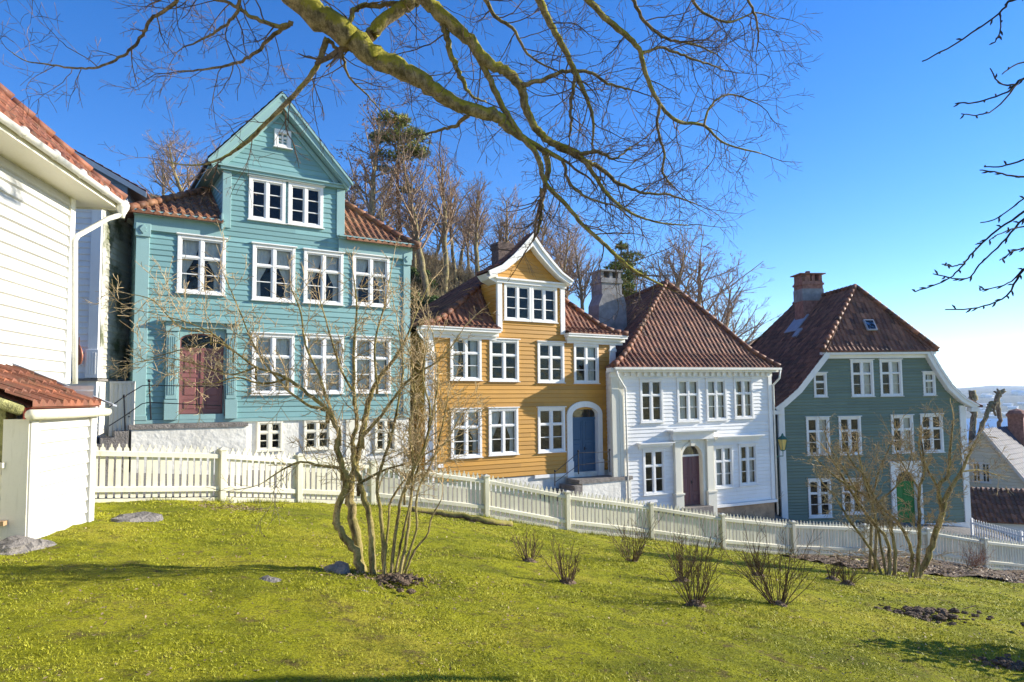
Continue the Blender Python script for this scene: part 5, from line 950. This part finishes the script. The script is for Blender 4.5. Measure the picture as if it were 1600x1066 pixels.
RS=[[(1434,900,14),(1450,868,13),(1463,829,12),(1473,798,11),(1481,771,10),(1502,737,7),(1515,708,5),(1530,680,3)],[(1473,798,9),(1466,763,8),(1481,742,7),(1486,692,5),(1490,655,3)],[(1431,899,9),(1436,858,8),(1436,811,7),(1437,766,6),(1444,734,4),(1440,690,3)],
 [(1422,899,8),(1425,866,7),(1413,832,6.5),(1392,805,6),(1363,782,5.5),(1337,766,5),(1305,745,4),(1276,719,2.5)],[(1397,899,8),(1398,855,7),(1389,819,6.5),(1371,787,6),(1350,745,5),(1329,719,4),(1318,690,2.5)],[(1389,897,8),(1387,847,7),(1366,819,6.5),(1342,787,6),(1316,745,5),(1295,710,3)],
 [(1376,894,6),(1360,858,5.5),(1331,819,5),(1305,777,4),(1290,760,3)],[(1384,896,5),(1376,850,5),(1366,800,4.5),(1352,755,4),(1340,700,2.5)],[(1363,782,4),(1372,740,3.5),(1390,700,2.5),(1398,680,2)],[(1437,766,4),(1420,740,3.5),(1405,715,2.5),(1396,690,2)],[(1466,763,5),(1448,730,4),(1436,700,3),(1440,670,2)],[(1371,787,4),(1400,760,3.5),(1418,735,2.5),(1425,700,2)],[(1502,737,4),(1530,735,3),(1556,742,2)],[(1337,766,4),(1320,735,3.5),(1300,705,2.5),(1290,680,2)]]
T2,b2=multistem('multi_stemmed_tree',(1410,900),'spreading many-stemmed bare tree in front of the green arched door',RS,17,0,'bark_shrub','twig_pale',rg,L=(.3,.9),dens=4.2,stst=.13,rb=(.008,.012),spread=.8,lv=2,k=.72)
for k,(x,lab) in enumerate(((1358,'weathered brown support stake left of the many-stemmed tree by the green door'),(1366,'second brown support stake, the one nearer the stems of the tree by the green door'))):
    p=gpt(x,893); b=MB(); q=at(x+4,816,p.y)-p; b.tube([(0,0,-.2),q],.04,7); o=b.build('stake','bark_hill',None,True); o.location=p; tag(o,lab,'stake')
# low bare bushes on the lawn
BL=[((826,878),.55,.5,'faint leaning bare bush on the lawn, leftmost of the small bushes'),((886,911),.62,.6,'small upright bare bush on the lawn right of the leaning one'),((988,880),.95,.9,'tall spiky bare bush near the fence with one long slanting shoot'),((1086,946),.95,1.0,'wide fan-shaped bare bush on the lawn in front of the white house'),((1216,947),1.15,1.15,'biggest bare bush on the lawn, dark stems fanning out in front of the green house'),((1184,900),.7,.7,'bare bush half hidden behind the biggest bush'),((1324,912),.55,.6,'small low bare bush beside the many-stemmed tree'),((1066,908),.7,.5,'thin bare bush just behind the wide fan-shaped one'),((1300,905),.4,.4,'tiny tuft of bare twigs left of the small low bush')]
for i,(bp,hh,wd,lab) in enumerate(BL):
    p=gpt(*bp); t=thing('bare_bush',p,lab,'bush','low bare bushes on the lawn'); m=MB(); rg2=random.Random(100+i)
    for k in range(int(9+hh*14)):
        a=rg2.random()*6.28; q=R(rg2.uniform(5,48))*min(1,wd/hh); d=Vector((math.cos(a)*math.sin(q),math.sin(a)*math.sin(q),math.cos(q))); grow(m,Vector((math.cos(a)*.05,math.sin(a)*.05,-.03)),d,hh*rg2.uniform(.6,1.1),.0085,2,rg2,wob=.16,up=.05,ang=(22,42),ratio=(.35,.6),dens=2.6,rmin=.0026,seg=.09)
    m.build('stems','bark_bush',t)
    b=MB(); b.lathe([(.0,-.05),(.16,-.02),(.10,.03),(.05,.06),(0,.07)],(0,0,0),9); b.build('root_crown','soil',t)
# ------------------------------------------------------------------ hillside wood
def hill_variant(seed,H=10.,up=.06,lean=.0,ang=(22,45),low=.35,spread=1.0,leafy=False):
    rg=random.Random(seed); tr=MB(); tw=MB(); lf=[] if leafy else None
    n=12; P=[Vector((0,0,-.5))]; d=Vector((lean,0,1)).normalized()
    for i in range(n): d=(d+Vector((rg.gauss(0,.05),rg.gauss(0,.05),.05))).normalized(); P.append(P[-1]+d*(H*.86/n))
    rr=[.20*(1-.85*i/n)+.012 for i in range(n+1)]; P2,r2=smooth(P,rr,2,.25,rg); tr.tube(P2,r2,9)
    for k in range(26):
        t=low+(1-low)*(k+rg.random())/26; i=min(n-1,int(t*n)); a=k*2.4+rg.uniform(-.4,.4); q=R(rg.uniform(*ang)); v=Vector((math.cos(a)*math.sin(q),math.sin(a)*math.sin(q),math.cos(q)))
        L=H*.36*(1.25-.75*t)*spread*rg.uniform(.7,1.15); grow(tw,P[i].lerp(P[i+1],(t*n)%1),v,L,rr[i]*.45,3 if L>1.8 else 2,rg,wob=.20,up=up,ang=(22,46),ratio=(.36,.6),dens=4.0,rmin=.0065,leaf=lf,seg=.34)
    return tr,tw,lf
VAR=[]
for k,kw in enumerate([dict(seed=1),dict(seed=2,ang=(28,55),spread=1.15),dict(seed=3,low=.5,spread=.9,ang=(18,38)),dict(seed=4,low=.25,spread=.8,ang=(30,60),leafy=True),dict(seed=5,ang=(35,65),low=.2,spread=1.3)]):
    tr,tw,lf=hill_variant(**kw); print('hillvar',len(tw.f)); VAR.append([tr,tw,lf,None])
def hilltree(px,Y,top,v,wk,lab,mir=1):
    z=0; r=ray(px,500); r=r/r.y; x=r.x*Y; z=h(x,Y); H=at(px,top,Y).z-z; t=thing('bare_tree',(x,Y,z),lab,'tree','bare trees on the hillside'); V=VAR[v]
    if V[3] is None:
        a=V[0].build('trunk','bark_hill',t,True); b=V[1].build('crown','twig_hill',t); c=None
        if V[2]:
            m=MB(); rl=random.Random(v)
            for p in V[2]:
                for q in range(2):
                    if rl.random()<.55: c0=p+Vector((rl.uniform(-.2,.2),rl.uniform(-.2,.2),rl.uniform(-.2,.1))); u=Vector((rl.gauss(0,1),rl.gauss(0,1),rl.gauss(0,1))).normalized()*.05; w_=u.orthogonal().normalized()*.035; m.add([c0-u,c0+w_,c0+u,c0-w_],[(0,1,2,3)],rl.random())
            c=m.build('dry_leaves','brownleaf',t)
        V[3]=[q for q in (a,b,c) if q]
    else:
        for q in V[3]: e=q.copy(); col.objects.link(e); e.parent=t
    s=H/10.4; t.scale=(s*wk*1.18*mir,s*wk*1.18,s); t.rotation_euler.z=px*.77
HT=[(300,46,188,4,1.2,'wide bare tree behind the turquoise house left of its gable'),(250,50,225,0,1.1,'fainter bare tree farthest left behind the turquoise house'),(350,52,215,1,.9,'bare tree just left of the steep turquoise gable'),
 (575,42,110,3,.9,'tall slim trunk with rusty dry leaves right of the turquoise gable'),(548,45,235,3,.9,'lower tree with dry leaves against the turquoise gable edge'),(605,40,270,3,.8,'short tree with clinging rusty leaves under the pine'),(648,44,240,3,.8,'thin tree with a few rusty leaves right of the pine'),
 (668,42,182,1,.85,'leaning bare tree on the hilltop right of the pine'),(694,44,196,0,.95,'thick straight bare trunk in the middle of the hilltop wood'),(712,47,260,2,.8,'slender pale bare tree right of the thick trunk'),(752,45,248,2,1.0,'pale bare tree with upright forks above the yellow house'),(792,49,270,0,.9,'bare tree behind the yellow house chimney'),(835,47,290,1,.9,'bushy bare tree behind the small white gable'),
 (868,50,300,4,.8,'bare tree right of the small white gable'),(905,48,345,1,.9,'low twiggy tree left of the rendered chimney'),(1030,50,338,1,1.0,'bare tree over the ridge of the white house'),(1085,52,352,4,1.15,'round-crowned bare tree right of the white house ridge'),(985,54,372,0,.9,'faint bare tree behind the rendered chimney'),(625,50,300,1,.9,'slim bare tree deep in the wood behind the pine'),(735,52,300,1,.8,'faint bare tree deep in the hilltop wood'),(770,53,330,4,.8,'low spreading bare tree deep in the wood above the yellow roof')]
HT+=[(640,56,285,1,1.2,'faint grey bare tree far back in the wood right of the pine'),(680,57,300,4,1.1,'broad faint bare tree far back behind the leaning hilltop tree'),(720,58,310,1,1.2,'faint twiggy crown far back behind the slender pale tree'),(750,57,320,4,1.1,'broad twiggy crown far back above the yellow roof'),(812,56,320,1,1.2,'faint bare tree far back behind the small white gable'),(850,58,345,4,1.1,'low broad bare crown far back right of the small white gable'),(590,54,250,1,1.1,'faint bare tree far back between the turquoise gable and the pine'),(560,52,290,4,1.0,'spreading bare crown just above the right end of the turquoise roof'),(890,56,370,1,1.1,'low faint bare tree far back left of the rendered chimney'),(1010,58,390,4,1.0,'low bare crown just above the white house ridge'),(325,54,230,1,1.2,'faint bare crown behind the left slope of the turquoise roof'),(1110,58,400,1,1.0,'low faint bare tree behind the right slope of the white house roof')]
for i,a in enumerate(HT): hilltree(*a,mir=-1 if i%2 else 1)
def needles(name,p0,scale,lab,crown,trunkr,H,seed,n=5200,mat='pineleaf'):
    rg=np.random.RandomState(seed); rp=random.Random(seed); t=thing('pine_tree',p0,lab,'tree'); b=MB(); P,rr=smooth([(0,0,-.5),(.1,0,H*.3),(-.1,.1,H*.6),(.05,0,H)],[trunkr,trunkr*.8,trunkr*.6,.03],5,.3,rp); b.tube(P,rr,9); b.build('trunk','bark_pine',t,True)
    br=MB(); V=[];Fc=[];C=[]
    for (cx,cy,cz,rx,rz,k) in crown:
        br.tube([(0,0,cz-rz-.4),(cx*.5,cy*.5,cz-rz*.6),(cx,cy,cz)],[.06,.04,.02],4,False)
        for q in range(k):
            u=rg.normal(size=3); u/=np.linalg.norm(u); r_=rg.rand()**.4; c=np.array([cx+u[0]*rx*r_,cy+u[1]*rx*r_,cz+abs(u[2])*rz*r_-.1*rz]); col_=rg.rand()
            for m in range(7):
                d=rg.normal(size=3)+np.array([0,0,.5]); d/=np.linalg.norm(d); w_=np.cross(d,rg.normal(size=3)); w_/=np.linalg.norm(w_)+1e-9; l=.18+.16*rg.rand(); i0=len(V); V+= [c-w_*.034,c+w_*.034,c+d*l]; Fc.append((i0,i0+1,i0+2)); C.append(np.clip(col_+rg.randn()*.15,0,1))
    tag(br.build('branches','bark_pine',t),kind='stuff'); npmesh('crown',np.array(V),np.array(Fc),mat,np.array(C),t); return t
p=at(622,430,43); p.z=h(p.x,p.y); H=at(622,180,43).z-p.z
cr=[(rnd.uniform(-1,1)*1.2,rnd.uniform(-1,1)*1.1,H-z_,1.15,.5,105) for z_ in (.6,.8,1.1,1.4,1.7,2.0,2.3,2.6,3.0)]+[(-1.4,.2,H-1.5,.7,.35,60),(1.3,0,H-2.6,.7,.3,60),(.2,.1,H-.4,.7,.4,80),(.5,0,H-5.0,.6,.3,45),(-.9,0,H-3.6,.7,.25,50)]
needles('pine',p,1,'tall pine with a bushy green-gold crown and bare reddish trunk',cr,.17,H,3)
p=at(972,470,46); p.z=h(p.x,p.y); H=at(972,380,46).z-p.z
needles('pine',p,1,'small yellow-green conifer behind the rendered chimney of the white house',[(0,0,H-.4,.5,.5,60)]+[(rnd.uniform(-.9,.9),rnd.uniform(-.6,.6),H-1.0-k*.42,1.05,.4,95) for k in range(9)],.12,H,4)
# undergrowth on the hillside
def undergrowth():
    rg=random.Random(33); m=MB(); L=[]
    for k in range(1250):
        x=rg.uniform(-12,13); y=rg.uniform(33,52)
        if x<-3: y=rg.uniform(31,52)
        z=h(x,y); a=rg.random()*6.28
        for j in range(7):
            q=R(rg.uniform(5,60)); a+=rg.uniform(.5,1.5); grow(m,(x,y,z-.1),(math.cos(a)*math.sin(q),math.sin(a)*math.sin(q),math.cos(q)),rg.uniform(.6,1.7),.018,1,rg,wob=.3,up=-.02,dens=2.5,rmin=.008,seg=.35)
    print('undergrowth',len(m.f)); tag(m.build('undergrowth','drygrass'),'tangle of dry bare brambles and brushwood covering the hillside behind the houses','brushwood',kind='stuff')
undergrowth()
def leafbush(p,s,n,lab,name='evergreen_bush',mat='evergreen',sz=.09):
    rg=np.random.RandomState(int(s*100)); t=thing(name,p,lab,'bush'); V=[];Fc=[];C=[]
    cs=[(rg.uniform(-1,1)*s,rg.uniform(-1,1)*s*.7,rg.uniform(.2,1.3)*s,s*rg.uniform(.3,.6)) for _ in range(12)]
    for i in range(n):
        c=cs[rg.randint(12)]; u=rg.normal(size=3); u/=np.linalg.norm(u); q=np.array(c[:3])+u*c[3]*rg.rand()**.35; d=rg.normal(size=3); d/=np.linalg.norm(d); w_=np.cross(d,rg.normal(size=3)); w_/=np.linalg.norm(w_)+1e-9; i0=len(V); V+=[q-d*sz,q+w_*sz*.45,q+d*sz,q-w_*sz*.45]; Fc.append((i0,i0+1,i0+2,i0+3)); C.append(np.clip(.5+.35*u[2]+rg.randn()*.2,0,1))
    npmesh('foliage',np.array(V),np.array(Fc),mat,np.array(C),t); b=MB()
    for c in cs[:6]: b.tube([(0,0,-.2),(c[0]*.4,c[1]*.4,c[2]*.5),c[:3]],[.04,.03,.015],5)
    b.build('stems','bark_hill',t); return t
for px,py,Y,s,lab in ((697,478,36.5,1.2,'glossy evergreen bush on the slope left of the yellow roof'),(665,430,40,.9,'mossy green bush below the hilltop trunks'),(655,400,43,.8,'small green bush beside the turquoise cornice on the hilltop')):
    p=at(px,py,Y); z=h(p.x,Y); leafbush(Vector((p.x,Y,min(p.z-.6,z+1.2) if py>470 else z)),s,2600,lab)
leafbush(_p,1.15,2600,'evergreen bush just beyond the right edge that shades the lower right lawn')
# dense bare shrubs in the gap between turquoise and yellow house
def gapshrub():
    rg=random.Random(8)
    for k,(px,Y,hh,lab) in enumerate(((650,26.6,4.6,'tall tangled bare shrub in the dark gap between the turquoise and yellow houses'),(640,29.5,5.6,'bare thicket deeper in the gap behind the turquoise house corner'),(668,33,4.6,'bare thicket on the slope behind the left end of the yellow house'))):
        p=at(px,700,Y); p.z=h(p.x,Y)
        t=thing('bare_shrub',p,lab,'shrub'); m=MB()
        for j in range(11 if k==0 else 20): a=rg.random()*6.28; q=R(rg.uniform(4,24 if k==0 else 30)); grow(m,(rg.uniform(-.3,.3),rg.uniform(-.5,.5),0),(math.cos(a)*math.sin(q),math.sin(a)*math.sin(q),math.cos(q)),hh*rg.uniform(.5,1.0),.016,2,rg,wob=.2,up=.03,ang=(25,55),ratio=(.25,.45),dens=4,rmin=.006,seg=.25)
        m.build('stems','drygrass' if k else 'twig_pale',t)
gapshrub()
for px,py,Y,s_,lab in ((650,720,27.2,1.25,'dark ivy-leaved bush at the foot of the gap between turquoise and yellow houses'),(648,600,29,1.3,'dark leafy bush halfway up the gap between turquoise and yellow houses'),(652,520,31.5,1.3,'dark leafy bush near the top of the gap beside the turquoise corner')):
    p=at(px,py,Y); z=h(p.x,Y); leafbush(Vector((p.x,Y,max(z,p.z-.8))),s_,3000,lab,mat='darkleaf')
# pollarded trees at the right
for tr,Y,lab in (([(1519,720,20),(1520,665,16),(1521,640,15),(1520,622,22),(1521,612,14)],47,'dark pollarded trunk with a knobbly head right behind the green roof edge'),([(1527,690,14),(1538,655,11),(1546,640,13),(1549,632,17),(1552,637,9),(1556,650,5)],48,'short hooked pollarded trunk between the two taller ones'),([(1561,700,12),(1561,665,11),(1561,645,12),(1559,622,15),(1566,612,9),(1569,608,4)],49,'tall forked pollarded trunk nearest the brick chimney')):
    rgp=random.Random(len(lab)); b0=at(*tr[0][:2],Y); t=thing('pollarded_tree',b0,lab,'tree','pollarded trees'); P,rr=px_limb(tr,Y,Y,5,.5,rgp,.55); b=MB(Matrix.Translation(-b0)); b.tube([P[0]-Vector((0,0,6))]+P,[rr[0]]+rr,9)
    top=P[-8]
    for k in range(7): v=Vector((rgp.gauss(0,1),rgp.gauss(0,.6),rgp.uniform(.1,1.2))).normalized(); b.tube([top,top+v*.22,top+v*.42],[.09,.09,.05],7)
    b.build('trunk','bark_hill',t,True)
# buildings on the far shore
def hillz(x,y):
    X=np.array([float(x)]);Y=np.array([float(y)]); return float((-31+np.clip((Y-850)/1500,0,1)**.8*(52+9*fbm(X,Y,.0035,5)+3*fbm(X,Y,.02,6)))[0])
def farhouses():
    rg2=random.Random(12); k=0
    for px,py,w_,hh in ((1541,620,13,9),(1547,622,8,7),(1588,616,14,12),(1594,617,12,13),(1600,618,12,12),(1575,634,7,6),(1552,641,8,6),(1583,638,7,6),(1543,646,9,7),(1567,648,10,6),(1592,647,9,7),(1537,634,8,6),(1560,628,7,6),(1598,632,8,6),(1530,641,8,6),(1578,650,14,6),(1548,652,12,6)):
        r_=ray(px,py); r_=r_/r_.y; Y=860.
        while Y<2300 and r_.z*Y>hillz(r_.x*Y,Y): Y+=12
        p=Vector((r_.x*Y,Y,hillz(r_.x*Y,Y))); w2=w_*Y/F*.16*3.2/2*(1.2); hh2=hh*.55*Y/F; b=MB(); w2=w_*Y/F/2; b.box(-w2,w2,-6,6,-12,hh2*.6); b.prism([(-w2-1,hh2*.6+.01),(w2+1,hh2*.6+.01),(0,hh2)],-7,7); o=b.build('far_house','white' if k%3 else 'creamtrim'); o.location=p; o.rotation_euler.z=R(rg2.uniform(10,40)); tag(o,'tiny pale house on the hazy hillside across the fjord','house','far houses across the fjord'); k+=1
farhouses()
# ------------------------------------------------------------------ lawn details
def inbed(x,y): return (x>9.0)&(y>18.3+.30*(x-9.5)+.25*np.sin(x*2.1))
sheet('soil_bed',np.linspace(9,30,150),np.linspace(17,30,110),.035,'soil',mask=lambda x,y:(y<fline(x)-.05)&inbed(x,y),rough=lambda X,Y:.05*fbm(X,Y,3.,9))
def grass(N=520000):
    rg=np.random.RandomState(4); r=np.exp(rg.uniform(math.log(2.9),math.log(31),N)); a=rg.uniform(-.84,.84,N); x=r*np.sin(a); y=r*np.cos(a); k=(y<fline(x)-.12)&(y>2.2)&~inbed(x,y); x=x[k];y=y[k];r=r[k]
    pat=fbm(x,y,1.1,12)+.6*fbm(x,y,3.7,13); keep=rg.rand(len(x))<np.clip(.62+.30*pat,.15,1); x,y,r,pat=x[keep],y[keep],r[keep],pat[keep]; n=len(x); z=hz(x,y)+lawnrough(x,y)-.004
    hh=(.008+.011*rg.rand(n)**1.5+.0007*r)*np.clip(1+.3*pat,.6,1.6); w_=.0011+.00055*r*(.4+rg.rand(n)); th=rg.rand(n)*6.28; ln=rg.normal(0,.7,(n,2)); B=np.stack([x,y,z],-1); W=np.stack([np.cos(th),np.sin(th),np.zeros(n)],-1)*w_[:,None]; Tp=B+np.concatenate([ln*hh[:,None],hh[:,None]],1)
    V=np.concatenate([B-W,B+W,Tp]); Fc=np.stack([np.arange(n),np.arange(n)+n,np.arange(n)+2*n],-1); cl=np.clip(.42+.22*pat+.17*rg.randn(n),0,1); print('blades',n)
    tag(npmesh('grass',V,Fc,'blade',cl),'short yellow-green mossy grass of the sloping lawn','grass',kind='stuff')
grass()
def litter():
    rg=np.random.RandomState(9); V=[];Fc=[];C=[]
    def leaf(x,y,s,lift=0):
        n=rg.normal(size=3)*.45+np.array([0,0,1]); n/=np.linalg.norm(n); u=np.cross(n,rg.normal(size=3)); u/=np.linalg.norm(u); v=np.cross(n,u); c=np.array([x,y,0.]); i0=len(V); l=s*rg.uniform(.6,1.5); ww=s*rg.uniform(.25,.7); V.extend([c-u*l,c+v*ww+n*s*.3,c+u*l,c-v*ww]); Fc.append((i0,i0+1,i0+2,i0+3)); C.append(rg.rand()); return
    XY=[]
    N=2600; N=4200; r=np.exp(rg.uniform(math.log(3),math.log(28),N)); a=rg.uniform(-.8,.8,N)
    for q,w_ in zip(r,a): XY.append((q*math.sin(w_),q*math.cos(w_),.008+.0012*q))
    for _ in range(2400):
        x=rg.normal(-2.8,1.8); y=rg.normal(6.3,1.7); (XY.append((x,y,.007)) if y>3 and math.sin(x*2.3+y)*math.cos(y*1.9-x)>-.25 else None)
    for cx,cy,sx,n in ((b1.x,b1.y,.9,500),(b2.x,b2.y,1.3,500),(-5.6,14.0,.8,700),(-2.2,16.9,1.0,300)): 
        for _ in range(n): XY.append((cx+rg.randn()*sx*.6,cy+rg.randn()*sx*.35,.02))
    for _ in range(5200):
        x=rg.uniform(9,22); y=rg.uniform(18,27)
        if inbed(np.array(x),np.array(y)) and y<fline(x): XY.append((x,y,.05))
    XY=[q for q in XY if q[1]<fline(q[0])-.1]
    for x,y,s in XY: leaf(x,y,s)
    V=np.array(V); V[:,2]+=np.repeat(hz(np.array([q[0] for q in XY]),np.array([q[1] for q in XY])),4)+.012; xx=V[:,0];yy=V[:,1]; V[:,2]+=np.where(inbed(xx,yy),.05,0)
    tag(npmesh('leaf_litter',V,np.array(Fc),'litter',np.array(C)),'scattered dead leaves and wood chips on the lawn and soil','leaf litter',kind='stuff')
litter()
def footgrass():
    rg=np.random.RandomState(2); n=9000; x=rg.uniform(-7.5,12,n); y=fline(x)-.10-.12*rg.rand(n)**2; k=(np.sin(x*3.1)+np.sin(x*7.7+1)+.8*rg.randn(n))>-.3; x=x[k];y=y[k];n=len(x); z=hz(x,y)-.01; hh=.04+.12*rg.rand(n)**2; th=rg.rand(n)*6.28; B=np.stack([x,y,z],-1); W=np.stack([np.cos(th),np.sin(th),0*th],-1)*.006; Tp=B+np.stack([rg.normal(0,.35,n)*hh,rg.normal(0,.35,n)*hh,hh],-1)
    tag(npmesh('grass_tufts',np.concatenate([B-W,B+W,Tp]),np.stack([np.arange(n),np.arange(n)+n,np.arange(n)+2*n],-1),'blade',rg.rand(n)*.8),'longer rough grass along the foot of the long picket fence','grass',kind='stuff')
footgrass()
def heap(px,py,s,sx,lab,mat='soil'):
    p=gpt(px,py); b=MB(); rg2=random.Random(px)
    for k in range(90):
        q=Vector((rg2.gauss(0,.42)*sx,rg2.gauss(0,.35),0))*s; r_=s*rg2.uniform(.03,.13); n,m=7,4; vs=[]
        for j in range(m+1):
            for i in range(n): a=2*PI*i/n; e=-PI/2+PI*j/m; kk=r_*rg2.uniform(.7,1.25); vs.append((q.x+math.cos(a)*math.cos(e)*kk,q.y+math.sin(a)*math.cos(e)*kk,math.sin(e)*kk*.5+.02+.12*s*math.exp(-6*((q.x/s/sx)**2+(q.y/s)**2))))
        b.add(vs,[(j*n+i,j*n+(i+1)%n,(j+1)*n+(i+1)%n,(j+1)*n+i) for j in range(m) for i in range(n)])
    for k in range(30): a=Vector((rg2.gauss(0,.5)*sx,rg2.gauss(0,.4),.05))*s; d=Vector((rg2.gauss(0,1),rg2.gauss(0,1),rg2.uniform(0,.5)))*.16*s; b.tube([a,a+d],.008,3)
    o=b.build('dirt_heap',mat); o.location=p; tag(o,lab,'dirt heap',kind='stuff')
heap(1450,966,.62,1.6,'low mound of dug-up brown earth on the right side of the lawn'); heap(1578,1046,.35,1.2,'small heap of dark clods near the bottom right corner'); heap(617,912,.42,1.0,'clod of roots and earth at the foot of the ochre-barked shrub tree')
rock(gpt(212,812)+Vector((0,0,-.09)),.50,'broad flat rock lying in the grass near the left end of the fence',.36); rock(gpt(418,908)+Vector((0,0,-.02)),.14,'small dark flat stone in the grass left of the shrub tree'); rock(gpt(528,893)+Vector((0,0,-.0)),.17,'dark stone leaning against the left foot of the shrub tree',.6); rock(gpt(566,925)+Vector((0,0,-.01)),.06,'tiny grey stone just in front of the shrub tree')
# log along the fence, pile of pruned branches, red-brown twiggy bush
b=MB(); pts=[gpt(x,y) for x,y in ((640,799),(700,806),(760,817),(800,822))]; b.tube(smooth([q+Vector((0,-.15,.07)) for q in pts],[.07,.085,.08,.06],5,.5)[0],.075,9); tag(b.build('log','bark_thin',None,True),'long brown log lying along the foot of the fence below the yellow house','log')
def brush():
    p=gpt(1405,890); rg2=random.Random(3); b=MB()
    for k in range(150): a=Vector((rg2.gauss(0,.9),rg2.gauss(.5,.5),rg2.uniform(.0,.40))); th=rg2.random()*6.28; d=Vector((math.cos(th),math.sin(th),rg2.uniform(-.1,.35)))*rg2.uniform(.2,.7); b.tube([a,a+d*.5+Vector((0,0,.05)),a+d],[.014,.011,.006],4)
    o=b.build('brush_pile','twig_pale'); o.location=p; tag(o,'pile of pale pruned branches behind the many-stemmed tree','brushwood',kind='stuff')
brush()
p=at(1522,880,24.6); p.z=h(p.x,p.y); t=thing('bare_bush',p,'reddish twiggy bush against the rust-stained part of the fence','bush'); m=MB(); rg2=random.Random(77)
for k in range(34): a=rg2.random()*6.28; q=R(rg2.uniform(5,45)); grow(m,(rg2.uniform(-.3,.3),0,0),(math.cos(a)*math.sin(q),math.sin(a)*math.sin(q),math.cos(q)),rg2.uniform(.4,1.1),.007,2,rg2,wob=.2,up=.03,dens=3,rmin=.003,seg=.1)
m.build('stems','brownleaf',t)

# ------------------------------------------------------------------ haze: pale air over the fjord and hills
b=MB(); b.box(-2600,6100,-60,3300,-60,75); t=NT('haze_air'); pv=t.n('VolumePrincipled'); pv.inputs['Color'].default_value=(.62,.78,1,1); pv.inputs['Density'].default_value=.00022; pv.inputs['Anisotropy'].default_value=.2
t.l(pv.outputs[0],t.out.inputs['Volume']); M['haze']=t.m; tag(b.build('haze','haze'),'thin pale blue air softening the far shore','haze',kind='stuff')
